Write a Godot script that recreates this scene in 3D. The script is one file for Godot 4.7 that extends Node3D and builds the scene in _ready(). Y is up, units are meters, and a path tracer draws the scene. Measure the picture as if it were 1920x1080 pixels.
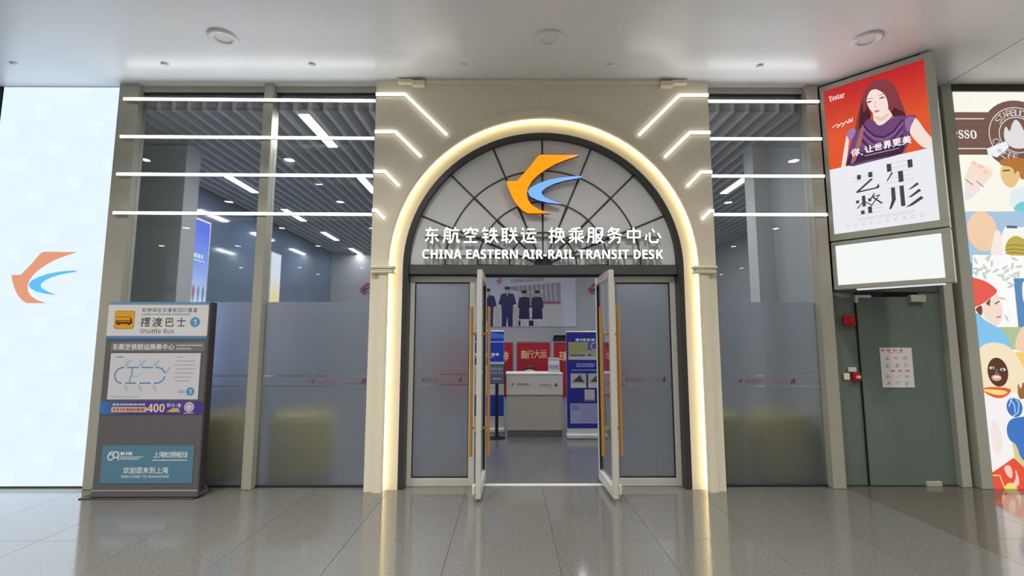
extends Node3D
# Entrance of a transit desk in an airport concourse. Facade glass stands at z = 0, the hall lies towards +z, the desk room towards -z.

const AX := 0.375        # middle of the arch
const AY := 2.36         # spring line of the arch
const CEIL := 4.5
var M := {}
var used := {}
var font_regular: SystemFont
var font_bold: SystemFont
var font_serif: SystemFont
var box_cache := {}

# ---------------------------------------------------------------- flat print: a picture drawn with polygons, strokes and lettering
class Pic:
	var im: Image
	func _init(w: int, h: int, bg: Color, alpha := false):
		im = Image.create(w, h, false, Image.FORMAT_RGBA8 if alpha else Image.FORMAT_RGB8)
		im.fill(bg)
	func rect(x: float, y: float, w: float, h: float, c: Color):
		im.fill_rect(Rect2i(int(round(x)), int(round(y)), maxi(1, int(round(w))), maxi(1, int(round(h)))), c)
	func poly(p: PackedVector2Array, c: Color):
		var lo := INF
		var hi := -INF
		for v in p:
			lo = minf(lo, v.y)
			hi = maxf(hi, v.y)
		var n := p.size()
		for y in range(maxi(0, int(floor(lo))), mini(im.get_height() - 1, int(ceil(hi))) + 1):
			var yy := y + 0.5
			var xs := PackedFloat32Array()
			for i in n:
				var a := p[i]
				var b := p[(i + 1) % n]
				if (a.y <= yy) != (b.y <= yy):
					xs.append(a.x + (yy - a.y) / (b.y - a.y) * (b.x - a.x))
			xs.sort()
			for k in range(0, xs.size() - 1, 2):
				var x0 := int(round(xs[k]))
				var x1 := int(round(xs[k + 1]))
				if x1 > x0:
					im.fill_rect(Rect2i(x0, y, x1 - x0, 1), c)
	func pts(flat: Array, ox := 0.0, oy := 0.0, sx := 1.0, sy := 1.0) -> PackedVector2Array:
		var p := PackedVector2Array()
		for i in range(0, flat.size() - 1, 2):
			p.append(Vector2(ox + flat[i] * sx, oy + flat[i + 1] * sy))
		return p
	func shape(flat: Array, c: Color, ox := 0.0, oy := 0.0, sx := 1.0, sy := 1.0):
		poly(pts(flat, ox, oy, sx, sy), c)
	func blob(flat: Array, c: Color):
		var p := pts(flat)
		for k in 2:
			var q := PackedVector2Array()
			for i in p.size():
				var b := p[(i + 1) % p.size()]
				q.append(p[i].lerp(b, 0.25))
				q.append(p[i].lerp(b, 0.75))
			p = q
		poly(p, c)
	func disc(x: float, y: float, rx: float, c: Color, ry := -1.0, turn := 0.0):
		var p := PackedVector2Array()
		var q := rx if ry < 0 else ry
		for i in 40:
			p.append(Vector2(x, y) + Vector2(cos(TAU * i / 40.0) * rx, sin(TAU * i / 40.0) * q).rotated(turn))
		poly(p, c)
	func stroke(p: PackedVector2Array, w: float, c: Color, closed := false):
		var n := p.size()
		for i in (n if closed else n - 1):
			var a := p[i]
			var b := p[(i + 1) % n]
			var d := (b - a).normalized()
			var s := Vector2(-d.y, d.x) * w * 0.5
			var e := d * w * 0.35
			poly(PackedVector2Array([a - e + s, b + e + s, b + e - s, a - e - s]), c)
	func ring(x: float, y: float, r: float, w: float, c: Color):
		var p := PackedVector2Array()
		for i in 48:
			p.append(Vector2(x + cos(TAU * i / 48.0) * r, y + sin(TAU * i / 48.0) * r))
		stroke(p, w, c, true)
	func round_rect(x: float, y: float, w: float, h: float, r: float, c: Color):
		var p := PackedVector2Array()
		for q in 4:
			var o := Vector2(x + (w - r if q < 2 else r), y + (h - r if q == 1 or q == 2 else r))
			for i in 7:
				p.append(o + Vector2(0, -r).rotated(PI / 2 * q + PI / 2 * i / 6.0))
		poly(p, c)

func srgb(r: float, g: float, b: float, a := 1.0) -> Color:
	return Color(r / 255.0, g / 255.0, b / 255.0, a)

# Latin lettering as 2-D triangles, fitted into a rectangle
func letters(t: String, f: Font) -> Array:
	var tm := TextMesh.new()
	tm.text = t
	tm.font = f
	tm.font_size = 64
	tm.pixel_size = 0.01
	tm.depth = 0.0
	tm.curve_step = 1.0
	tm.horizontal_alignment = HORIZONTAL_ALIGNMENT_LEFT
	var a := tm.get_mesh_arrays()
	var v: PackedVector3Array = a[Mesh.ARRAY_VERTEX]
	var ix: PackedInt32Array = a[Mesh.ARRAY_INDEX] if a[Mesh.ARRAY_INDEX] != null else PackedInt32Array(range(v.size()))
	var lo := Vector2(INF, INF)
	var hi := -lo
	var tri := []
	for i in range(0, ix.size() - 2, 3):
		var t3 := []
		for k in 3:
			var q := Vector2(v[ix[i + k]].x, -v[ix[i + k]].y)
			lo = lo.min(q)
			hi = hi.max(q)
			t3.append(q)
		tri.append(t3)
	return [tri, lo, hi]

func write(p: Pic, t: String, f: Font, x: float, y: float, w: float, h: float, c: Color, turn := 0.0, about := Vector2.ZERO):
	var got := letters(t, f)
	var lo: Vector2 = got[1]
	var size: Vector2 = got[2] - lo
	for t3 in got[0]:
		var q := PackedVector2Array()
		for v in t3:
			var u: Vector2 = (v - lo) / size * Vector2(w, h) + Vector2(x, y)
			q.append(about + (u - about).rotated(turn))
		p.poly(q, c)

# Chinese characters as strokes on a 100 by 100 grid
const HAN := {
	"东": "12,20 88,20;42,4 22,50 85,50;53,33 53,93 40,88;32,63 13,86;70,63 90,86",
	"航": "26,2 20,14;13,15 13,60 4,95;13,15 42,15 42,92 33,90;3,52 48,52;26,25 29,38;26,64 29,77;70,3 74,14;50,20 98,20;62,40 62,62 50,95;62,40 85,40 85,82 89,90 97,90 97,76",
	"空": "50,2 50,13;10,31 10,17 90,17 90,31;40,24 34,36 14,44;60,24 62,37 69,41 88,42;22,58 78,58;50,58 50,90;9,91 91,91",
	"铁": "22,3 6,30;14,22 42,22;12,44 40,44;4,62 43,62;25,44 25,92 43,81;60,8 50,36;56,24 93,24;46,50 98,50;73,4 73,50 68,70 46,95;75,54 83,76 99,95",
	"联": "3,12 45,12;12,12 12,76;34,12 34,97;12,34 34,34;12,55 34,55;3,81 46,73;58,4 65,18;90,4 82,18;53,26 95,26;49,50 99,50;74,26 74,50 68,72 48,95;76,56 84,78 99,95",
	"运": "42,14 88,14;34,38 97,38;58,38 44,70 87,68;74,54 93,81;12,6 22,20;4,38 22,38 22,74 6,90;22,76 38,90 98,92",
	"换": "3,26 37,26;20,4 20,92 9,88;3,63 37,50;56,3 42,26;54,12 80,12 70,28;48,30 48,58;48,30 90,30 90,58;69,30 69,58 62,76 40,95;38,60 99,60;72,64 82,82 98,95",
	"乘": "78,5 22,14;8,26 92,26;50,10 50,96;30,36 30,66;12,45 30,45;9,67 32,60;68,36 68,58 72,64 92,63 93,54;90,38 68,48;48,62 8,92;52,62 92,92",
	"服": "12,8 12,60 3,95;12,8 40,8 40,92 30,92;12,34 40,34;12,58 40,58;55,8 55,97;55,8 92,8 92,32 80,32;55,45 92,45 80,72 58,95;63,50 76,76 99,95",
	"务": "38,2 12,32;32,14 78,14 56,36 8,50;30,22 52,38 93,48;20,63 82,63 78,90 64,94;48,48 44,70 14,96",
	"中": "14,24 14,66;14,24 86,24 86,66;14,62 86,62;50,3 50,97",
	"心": "12,44 5,78;30,34 30,80 38,90 70,90 77,84 77,70;46,12 58,32;78,36 95,66",
	"摆": "3,26 37,26;20,4 20,92 9,88;3,63 37,50;46,6 94,6 94,30 46,30 46,6;62,6 62,30;78,6 78,30;52,46 90,46;71,34 71,62;42,62 98,62;66,62 52,92 90,88;82,74 94,96",
	"渡": "8,8 18,18;3,36 14,46;4,92 20,62;60,2 63,12;32,16 98,16;34,16 34,60 22,96;42,32 96,32;56,22 56,48;80,22 80,48;56,48 80,48;46,60 88,60 72,80 40,97;50,62 70,84 98,96",
	"巴": "16,10 82,10 82,50;16,10 16,82 22,92 84,92 92,86 92,70;16,50 82,50;49,10 49,50",
	"士": "6,36 94,36;50,5 50,90;20,90 80,90",
	"虹": "6,24 42,24 42,54 6,54 6,24;24,4 24,82;3,86 40,80;36,68 46,88;54,18 98,18;76,18 76,86;50,86 99,86",
	"桥": "3,26 42,26;23,4 23,96;21,30 3,66;25,32 40,52;88,4 52,12;48,30 99,30;74,10 72,36 48,58;76,32 98,54;62,54 60,76 50,96;84,54 84,96",
	"综": "24,4 6,32 26,30 6,58 32,54;4,86 34,76;68,3 68,12;44,26 44,15 96,15 96,26;54,36 88,36;44,54 98,54;71,54 71,96 62,92;54,66 42,88;86,66 98,86",
	"合": "50,3 8,42;50,3 92,42;30,42 70,42;22,58 78,58 78,94 22,94 22,58",
	"交": "50,3 50,16;8,20 92,20;34,28 14,50;66,28 88,50;68,46 48,74 8,96;32,46 56,76 94,96",
	"通": "42,8 86,8 68,22;56,16 66,24;42,28 42,80;42,28 88,28 88,78 80,78;42,46 88,46;42,62 88,62;65,28 65,80;12,6 22,20;4,38 22,38 22,74 6,90;22,76 38,90 98,92",
	"枢": "3,26 42,26;23,4 23,96;21,30 3,66;25,32 40,52;98,10 50,10 50,92 99,92;88,24 58,78;60,34 94,76",
	"纽": "24,4 6,32 26,30 6,58 32,54;4,86 34,76;48,12 90,12 86,90;66,12 60,90;50,50 98,50;42,90 99,90",
	"道": "50,3 56,14;82,3 74,14;36,20 98,20;66,20 62,32;46,34 46,82;46,34 88,34 88,82;46,50 88,50;46,66 88,66;46,82 88,82;12,6 22,20;4,38 22,38 22,74 6,90;22,76 38,92 98,94",
	"你": "28,4 4,46;17,30 17,96;54,4 38,38;50,18 96,18 88,34;68,34 68,94 56,88;52,48 38,80;82,48 98,80",
	"让": "10,6 22,20;3,38 22,38 22,86 36,74;66,6 66,90;66,42 94,42;38,90 99,90",
	"世": "4,36 96,36;26,10 26,88 90,88;50,6 50,62;76,6 76,62;50,62 76,62",
	"界": "22,4 78,4 78,44 22,44 22,4;22,24 78,24;50,4 50,44;50,44 8,76;50,44 92,76;36,64 34,80 20,96;64,64 64,97",
	"更": "8,8 92,8;20,22 80,22 80,60 20,60 20,22;20,40 80,40;50,8 48,66 8,96;26,66 60,88 96,94",
	"美": "32,2 40,14;68,2 60,14;12,18 88,18;20,34 80,34;8,50 92,50;50,18 50,50;10,66 90,66;50,52 46,74 8,96;54,70 92,96",
	"上": "50,5 50,90;50,42 86,42;6,90 94,90",
	"海": "8,8 18,18;3,36 14,46;4,92 20,62;44,3 32,24;42,14 96,14;46,30 40,78 98,78;46,30 90,30 84,96 74,96;30,54 99,54;62,36 68,46;60,60 66,70",
	"欢": "4,18 42,18 30,60 4,92;8,38 44,84;62,4 50,38;56,20 96,20 88,36;72,36 70,64 46,96;72,58 98,96",
	"迎": "50,8 36,18 36,66 54,56;62,14 92,14 92,62 80,62;62,14 62,86;12,6 22,20;4,38 22,38 22,74 6,90;22,76 38,90 98,92",
	"您": "24,2 6,30;14,20 14,56;48,2 34,24;46,10 92,10 86,22;66,20 66,52 56,50;50,28 38,48;80,28 96,48;14,66 6,90;32,62 32,88 40,94 68,94 74,80;48,60 56,76;80,64 94,84",
	"来": "12,18 88,18;6,48 94,48;50,3 50,97;28,26 36,40;72,26 64,40;48,50 8,86;52,50 92,86",
	"到": "4,8 58,8;30,8 12,36 50,32;44,22 56,40;10,58 52,58;30,42 30,84;3,90 58,82;70,14 70,66;92,4 92,94 80,90",
	"龍": "26,2 26,12;6,16 48,16;16,22 20,34;40,22 34,36;4,40 50,40;12,52 12,96;12,52 44,52 44,94;12,66 44,66;12,80 44,80;58,6 58,36 96,36;58,20 92,20;58,48 92,48 92,62 60,62;60,62 60,90 98,92 98,80;66,74 90,74",
	"行": "30,4 6,30;32,32 4,60;18,48 18,96;44,16 94,16;38,42 98,42;76,42 76,92 62,88",
	"大": "8,34 92,34;50,4 46,48 8,96;52,40 92,96",
	"神": "20,4 26,14;4,22 38,22 4,62;22,44 22,96;26,48 38,60;48,20 94,20 94,72 48,72 48,20;48,46 94,46;71,3 71,97",
	"瑞": "4,12 38,12;6,46 36,46;3,84 40,78;21,12 21,80;72,3 72,26;52,10 52,26 94,26 94,10;46,38 99,38;70,38 66,52;50,54 50,96;50,54 94,54 94,96;65,54 65,88;80,54 80,88",
	"积": "36,4 6,14;3,32 42,32;22,10 22,96;20,36 3,70;26,40 40,56;52,14 92,14 92,52 52,52 52,14;62,64 46,94;80,64 98,94",
	"分": "38,4 6,50;62,4 94,50;20,52 78,52 74,92 58,92;46,52 42,72 14,96",
}

func han_strokes(ch: String) -> Array:
	var out := []
	if not HAN.has(ch):
		return out
	for part in str(HAN[ch]).split(";"):
		var line := PackedVector2Array()
		for xy in part.split(" "):
			var c := xy.split(",")
			line.append(Vector2(c[0].to_float(), c[1].to_float()))
		out.append(line)
	return out

func han(p: Pic, t: String, x: float, y: float, w: float, h: float, step: float, weight: float, c: Color, slope := 0.0):
	for i in t.length():
		for line in han_strokes(t[i]):
			var q := PackedVector2Array()
			for v in line:
				var px: float = x + i * step + v.x / 100.0 * w
				q.append(Vector2(px, y + v.y / 100.0 * h + (px - x) * slope))
			p.stroke(q, weight * w / 100.0, c)

# The airline's swallow mark, in two outlines on a field 845 wide and 672 high
const SWALLOW := [395, 0, 820, 4, 655, 62, 545, 107, 445, 167, 355, 232, 285, 302, 240, 382, 225, 442, 240, 522, 285, 582, 365, 632, 485, 672, 235, 672, 175, 637, 105, 562, 60, 482, 20, 382, 0, 307, 120, 304, 255, 147, 335, 37, 362, 10]
const WING := [845, 247, 725, 250, 575, 269, 455, 294, 345, 337, 265, 382, 235, 427, 265, 482, 345, 522, 455, 550, 610, 567, 505, 527, 425, 487, 395, 452, 395, 422, 435, 382, 535, 332, 655, 297, 835, 264]
func swallow(p: Pic, x: float, y: float, w: float, a: Color, b: Color):
	p.shape(SWALLOW, a, x, y, w / 845.0, w / 845.0)
	p.shape(WING, b, x, y, w / 845.0, w / 845.0)

# small print that cannot be read in the photograph: rows of short dashes
func dashes(p: Pic, x: float, y: float, w: float, h: float, c: Color, s: int):
	var r := RandomNumberGenerator.new()
	r.seed = s
	var at := x
	while at < x + w:
		var n := r.randf_range(0.5, 1.4) * h
		p.rect(at, y, minf(n, x + w - at), h, c)
		at += n + h * r.randf_range(0.2, 0.5)

func tex(p: Pic) -> ImageTexture:
	return ImageTexture.create_from_image(p.im)

# ---------------------------------------------------------------- materials
func mat(called: String, c: Color, rough := 0.6, metal := 0.0, spec := 0.5) -> StandardMaterial3D:
	var m := StandardMaterial3D.new()
	m.resource_name = called
	m.albedo_color = c
	m.roughness = rough
	m.metallic = metal
	m.metallic_specular = spec
	M[called] = m
	return m

func glow(called: String, c: Color, strength: float) -> StandardMaterial3D:
	var m := mat(called, Color(0.8, 0.8, 0.8), 0.5)
	m.emission_enabled = true
	m.emission = c
	m.emission_energy_multiplier = strength
	return m

func print_mat(called: String, p: Pic, rough := 0.5, spec := 0.4) -> StandardMaterial3D:
	var m := mat(called, Color.WHITE, rough, 0.0, spec)
	m.albedo_texture = tex(p)
	m.texture_repeat = false
	return m

func screen_mat(called: String, p: Pic, strength: float) -> StandardMaterial3D:
	var m := mat(called, Color(0.03, 0.03, 0.03), 0.25, 0.0, 0.4)
	m.emission_enabled = true
	m.emission = Color.BLACK
	m.emission_texture = tex(p)
	m.emission_energy_multiplier = strength
	m.texture_repeat = false
	return m

func noisy(called: String, c0: Color, c1: Color, freq: float, scale: float, rough: float, spec := 0.5, s := 1) -> StandardMaterial3D:
	var m := mat(called, Color.WHITE, rough, 0.0, spec)
	var n := FastNoiseLite.new()
	n.seed = s
	n.noise_type = FastNoiseLite.TYPE_SIMPLEX_SMOOTH
	n.frequency = freq
	n.fractal_octaves = 5
	n.fractal_gain = 0.75
	var t := NoiseTexture2D.new()
	t.width = 512
	t.height = 512
	t.seamless = true
	t.noise = n
	var g := Gradient.new()
	g.offsets = PackedFloat32Array([0.25, 0.75])
	g.colors = PackedColorArray([c0, c1])
	t.color_ramp = g
	m.albedo_texture = t
	m.uv1_triplanar = true
	m.uv1_world_triplanar = true
	m.uv1_scale = Vector3(scale, scale, scale)
	return m

func clear_glass(called: String, c: Color, a: float) -> StandardMaterial3D:
	var m := mat(called, Color(c.r, c.g, c.b, a), 0.0)
	m.transparency = BaseMaterial3D.TRANSPARENCY_ALPHA
	return m

# ---------------------------------------------------------------- nodes
func numbered(called: String) -> String:
	var k: int = used.get(called, 0)
	used[called] = k + 1
	return called if k == 0 else "%s_%03d" % [called, k]

func thing(called: String, label: String, category: String, at := Vector3.ZERO, turn := 0.0, group := "", kind := "") -> Node3D:
	var o := Node3D.new()
	o.name = numbered(called)
	add_child(o)
	o.position = at
	o.rotation.y = turn
	return tag(o, label, category, group, kind)

func tag(o: Node3D, label: String, category: String, group := "", kind := "") -> Node3D:
	o.set_meta("label", label)
	o.set_meta("category", category)
	if group:
		o.set_meta("group", group)
	if kind:
		o.set_meta("kind", kind)
	return o

func put(called: String, mesh: Mesh, m: Material, parent: Node3D, at := Vector3.ZERO, rot := Vector3.ZERO) -> MeshInstance3D:
	var o := MeshInstance3D.new()
	o.mesh = mesh
	o.material_override = m
	o.position = at
	o.rotation = rot
	if parent == null:
		o.name = numbered(called)
		add_child(o)
	else:
		o.name = called
		parent.add_child(o, true)
	return o

func block(called: String, lo: Vector3, hi: Vector3, m: Material, parent: Node3D, bevel := 0.003) -> MeshInstance3D:
	return put(called, bevel_box(hi - lo, bevel), m, parent, (lo + hi) * 0.5)

func bevel_box(size: Vector3, b := 0.003) -> Mesh:
	var key := "%.4f %.4f %.4f %.4f" % [size.x, size.y, size.z, b]
	if box_cache.has(key):
		return box_cache[key]
	b = minf(b, minf(size.x, minf(size.y, size.z)) * 0.4)
	var st := SurfaceTool.new()
	st.begin(Mesh.PRIMITIVE_TRIANGLES)
	st.set_smooth_group(-1)
	var h := size * 0.5
	var faces := []
	for ax in 3:
		for sg in [-1.0, 1.0]:
			var u := (ax + 1) % 3
			var v := (ax + 2) % 3
			var q := []
			for c in [[-1, -1], [1, -1], [1, 1], [-1, 1]]:
				var p := Vector3.ZERO
				p[ax] = sg * h[ax]
				p[u] = c[0] * (h[u] - b)
				p[v] = c[1] * (h[v] - b)
				q.append(p)
			faces.append(q)
	for ax in 3:
		var u := (ax + 1) % 3
		var v := (ax + 2) % 3
		for su in [-1.0, 1.0]:
			for sv in [-1.0, 1.0]:
				var q := []
				for c in [[-1, 0], [1, 0], [1, 1], [-1, 1]]:
					var p := Vector3.ZERO
					p[ax] = c[0] * (h[ax] - b)
					p[u] = su * (h[u] - (b if c[1] == 1 else 0.0))
					p[v] = sv * (h[v] - (0.0 if c[1] == 1 else b))
					q.append(p)
				faces.append(q)
	for sx in [-1.0, 1.0]:
		for sy in [-1.0, 1.0]:
			for sz in [-1.0, 1.0]:
				faces.append([Vector3(sx * h.x, sy * (h.y - b), sz * (h.z - b)), Vector3(sx * (h.x - b), sy * h.y, sz * (h.z - b)), Vector3(sx * (h.x - b), sy * (h.y - b), sz * h.z)])
	for q in faces:
		var n: Vector3 = (q[1] - q[0]).cross(q[2] - q[0])
		var mid := Vector3.ZERO
		for p in q:
			mid += p
		if n.dot(mid) > 0:
			q.reverse()
		for i in range(1, q.size() - 1):
			for p in [q[0], q[i], q[i + 1]]:
				st.add_vertex(p)
	st.generate_normals()
	var mesh := st.commit()
	box_cache[key] = mesh
	return mesh

# a flat outline (counter-clockwise or not, seen from +z) given thickness from z0 to z1
func extrude(p: PackedVector2Array, z0: float, z1: float, smooth := false) -> Mesh:
	var st := SurfaceTool.new()
	st.begin(Mesh.PRIMITIVE_TRIANGLES)
	add_extrusion(st, p, z0, z1)
	st.generate_normals()
	return st.commit()

func add_extrusion(st: SurfaceTool, q: PackedVector2Array, z0: float, z1: float):
	var p := q.duplicate()
	if Geometry2D.is_polygon_clockwise(p):
		p.reverse()
	var area := 0.0
	for i in p.size():
		area += p[i].cross(p[(i + 1) % p.size()])
	if area < 0:
		p.reverse()
	st.set_smooth_group(-1)
	var t := Geometry2D.triangulate_polygon(p)
	for i in range(0, t.size() - 2, 3):
		var a := p[t[i]]
		var b := p[t[i + 1]]
		var c := p[t[i + 2]]
		if (b - a).cross(c - a) < 0:
			var k := b
			b = c
			c = k
		for v in [a, c, b]:
			st.add_vertex(Vector3(v.x, v.y, z1))
		for v in [a, b, c]:
			st.add_vertex(Vector3(v.x, v.y, z0))
	for i in p.size():
		var a := p[i]
		var b := p[(i + 1) % p.size()]
		for v in [Vector3(a.x, a.y, z0), Vector3(a.x, a.y, z1), Vector3(b.x, b.y, z1), Vector3(a.x, a.y, z0), Vector3(b.x, b.y, z1), Vector3(b.x, b.y, z0)]:
			st.add_vertex(v)

# band that follows the arch: legs down to the floor and a half circle on top
func arch_line(r: float, foot: float, steps := 48) -> PackedVector2Array:
	var p := PackedVector2Array()
	p.append(Vector2(AX - r, foot))
	for i in steps + 1:
		var a := PI - PI * i / steps
		p.append(Vector2(AX + cos(a) * r, AY + sin(a) * r))
	p.append(Vector2(AX + r, foot))
	return p

func arch_band(r0: float, r1: float, z0: float, z1: float, foot := 0.0) -> Mesh:
	var o := arch_line(r1, foot)
	var i := arch_line(r0, foot)
	var st := SurfaceTool.new()
	st.begin(Mesh.PRIMITIVE_TRIANGLES)
	st.set_smooth_group(-1)
	for k in o.size() - 1:
		var quad := [[o[k], o[k + 1], i[k + 1], i[k]]]
		for q in quad:
			_face(st, Vector3(q[0].x, q[0].y, z1), Vector3(q[1].x, q[1].y, z1), Vector3(q[2].x, q[2].y, z1), Vector3(q[3].x, q[3].y, z1))
			_face(st, Vector3(q[3].x, q[3].y, z0), Vector3(q[2].x, q[2].y, z0), Vector3(q[1].x, q[1].y, z0), Vector3(q[0].x, q[0].y, z0))
			_face(st, Vector3(q[0].x, q[0].y, z0), Vector3(q[1].x, q[1].y, z0), Vector3(q[1].x, q[1].y, z1), Vector3(q[0].x, q[0].y, z1))
			_face(st, Vector3(q[3].x, q[3].y, z1), Vector3(q[2].x, q[2].y, z1), Vector3(q[2].x, q[2].y, z0), Vector3(q[3].x, q[3].y, z0))
	for k in [0, o.size() - 1]:
		_face(st, Vector3(o[k].x, o[k].y, z0), Vector3(o[k].x, o[k].y, z1), Vector3(i[k].x, i[k].y, z1), Vector3(i[k].x, i[k].y, z0))
	st.generate_normals()
	return st.commit()

func _face(st: SurfaceTool, a: Vector3, b: Vector3, c: Vector3, d: Vector3):
	for v in [a, b, c, a, c, d]:
		st.add_vertex(v)

# a straight or bent bar of rectangular section along points in the facade plane
func bar_path(p: PackedVector2Array, w: float, z0: float, z1: float) -> Mesh:
	var left := PackedVector2Array()
	var right := PackedVector2Array()
	for i in p.size():
		var d0 := (p[i] - p[maxi(i - 1, 0)]).normalized()
		var d1 := (p[mini(i + 1, p.size() - 1)] - p[i]).normalized()
		if i == 0:
			d0 = d1
		if i == p.size() - 1:
			d1 = d0
		var n := (Vector2(-d0.y, d0.x) + Vector2(-d1.y, d1.x)).normalized()
		var k := w * 0.5 / maxf(0.3, n.dot(Vector2(-d0.y, d0.x)))
		left.append(p[i] + n * k)
		right.append(p[i] - n * k)
	right.reverse()
	left.append_array(right)
	return extrude(left, z0, z1)

func sheet(w: float, h: float) -> Mesh:
	var q := QuadMesh.new()
	q.size = Vector2(w, h)
	return q

# a printed or glowing flat face, its lower left corner at lo
func face(called: String, lo: Vector3, w: float, h: float, m: Material, parent: Node3D) -> MeshInstance3D:
	return put(called, sheet(w, h), m, parent, lo + Vector3(w * 0.5, h * 0.5, 0))

func lathe(profile: Array, steps := 32) -> Mesh:
	var st := SurfaceTool.new()
	st.begin(Mesh.PRIMITIVE_TRIANGLES)
	for k in profile.size() - 1:
		var a: Vector2 = profile[k]
		var b: Vector2 = profile[k + 1]
		st.set_smooth_group(-1 if absf((b - a).normalized().x) > 0.95 else 1)
		for i in steps:
			var u := TAU * i / steps
			var v := TAU * (i + 1) / steps
			var p0 := Vector3(cos(u) * a.x, a.y, sin(u) * a.x)
			var p1 := Vector3(cos(v) * a.x, a.y, sin(v) * a.x)
			var p2 := Vector3(cos(v) * b.x, b.y, sin(v) * b.x)
			var p3 := Vector3(cos(u) * b.x, b.y, sin(u) * b.x)
			for q in [p0, p1, p2, p0, p2, p3]:
				st.add_vertex(q)
	st.generate_normals()
	return st.commit()

func area_light(called: String, at: Vector3, w: float, h: float, c: Color, e: float, rot := Vector3.ZERO):
	var l := AreaLight3D.new()
	l.name = numbered(called)
	add_child(l)
	l.area_size = Vector2(w, h)
	l.area_normalize_energy = true
	l.light_color = c
	l.light_energy = e
	l.position = at
	l.rotation = rot
	l.area_range = 30.0
	l.shadow_enabled = true

# ---------------------------------------------------------------- the scene
func _ready():
	camera_and_light()
	make_materials()
	make_shell()
	make_inner_room()
	make_glass_bays()
	make_portal()
	make_doors()
	make_sign()
	make_strips()
	make_media_wall()
	make_kiosk()
	make_tilted_advert()
	make_side_door()
	make_wall_mural()
	make_ceiling_fittings()
	make_tubs()
	make_desk_group()

func camera_and_light():
	var cam := Camera3D.new()
	cam.name = "camera"
	add_child(cam)
	cam.position = Vector3(0, 1.55, 5.37)
	cam.rotation_degrees = Vector3(6.3, -0.3, 0)
	cam.fov = rad_to_deg(2.0 * atan(540.0 / 905.0))
	cam.near = 0.05
	cam.far = 200.0
	cam.current = true
	var env := Environment.new()
	env.background_mode = Environment.BG_COLOR
	env.background_color = Color(0, 0, 0)
	env.tonemap_mode = Environment.TONE_MAPPER_LINEAR
	env.tonemap_exposure = 1.17
	env.sdfgi_enabled = true
	env.ssao_enabled = true
	env.ssil_enabled = true
	var we := WorldEnvironment.new()
	we.name = "environment"
	we.environment = env
	add_child(we)
	# the media wall, the tilted advert and the mural throw soft light into the hall
	area_light("media_wall_glow", Vector3(-5.19, 2.25, 0.03), 1.38, 4.4, Color(0.80, 0.89, 1.0), 1.35, Vector3(0, PI, 0))
	area_light("mural_glow", Vector3(6.6, 2.2, 0.14), 2.9, 4.3, Color(1.0, 0.96, 0.88), 2.2, Vector3(0, PI, 0))

func make_materials():
	font_regular = SystemFont.new()
	font_regular.font_names = PackedStringArray(["Droid Sans"])
	font_bold = SystemFont.new()
	font_bold.font_names = PackedStringArray(["Droid Sans"])
	font_bold.font_weight = 700
	font_serif = SystemFont.new()
	font_serif.font_names = PackedStringArray(["Droid Serif"])
	font_serif.font_weight = 700
	mat("ceiling_paint", srgb(216, 220, 224), 0.3, 0.0, 0.5)
	mat("cream", srgb(239, 231, 209), 0.55, 0.0, 0.4)
	mat("post_paint", srgb(172, 170, 156), 0.4, 0.0, 0.5)
	mat("dark_frame", srgb(58, 58, 62), 0.4, 0.1, 0.5)
	mat("transom_grey", srgb(84, 88, 90), 0.45, 0.1, 0.5)
	mat("aluminium", srgb(220, 218, 210), 0.4, 0.25)
	mat("gasket", srgb(30, 30, 32), 0.6)
	mat("gold_wood", srgb(186, 134, 62), 0.35)
	mat("fan_grey", srgb(236, 237, 239), 0.45, 0.0, 0.4)
	mat("fan_bar", srgb(66, 66, 68), 0.5)
	mat("kiosk_steel", srgb(110, 107, 110), 0.4, 0.3)
	mat("kiosk_side", srgb(80, 78, 80), 0.4, 0.5)
	mat("sign_frame", srgb(186, 188, 176), 0.4, 0.15)
	mat("olive", srgb(158, 142, 36), 0.7)
	mat("pier_grey", srgb(196, 200, 203), 0.5)
	mat("grey_wall", srgb(164, 167, 170), 0.5)
	mat("dark_plenum", srgb(150, 153, 160), 0.9)
	mat("baffle", srgb(206, 207, 212), 0.5)
	mat("blue_glass_wall", srgb(96, 112, 140), 0.08, 0.0, 0.7)
	mat("white_panel", srgb(214, 214, 212), 0.45)
	mat("black", srgb(20, 20, 24), 0.4)
	mat("red_box", srgb(178, 22, 34), 0.35)
	mat("hall_wall", srgb(196, 194, 188), 0.6)
	mat("chrome", srgb(200, 200, 200), 0.2, 0.9)
	clear_glass("glass", srgb(110, 130, 135), 0.10)
	clear_glass("green_glass", srgb(134, 152, 142), 0.42)
	var fr := mat("frost", Color(0.88, 0.89, 0.92, 0.07), 0.44)
	fr.refraction_enabled = true
	fr.refraction_scale = 0.03
	fr.transparency = BaseMaterial3D.TRANSPARENCY_ALPHA
	noisy("floor_stone", srgb(104, 103, 99), srgb(126, 125, 120), 0.09, 0.9, 0.10, 0.62, 3)
	noisy("floor_stone_b", srgb(101, 100, 96), srgb(123, 122, 117), 0.09, 0.9, 0.10, 0.62, 4)
	noisy("floor_taupe", srgb(92, 87, 78), srgb(110, 104, 94), 0.09, 0.9, 0.10, 0.62, 5)
	noisy("room_floor", srgb(90, 92, 94), srgb(99, 101, 103), 0.05, 0.5, 0.2, 0.6, 6)
	mat("joint", srgb(84, 80, 74), 0.8)

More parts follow.
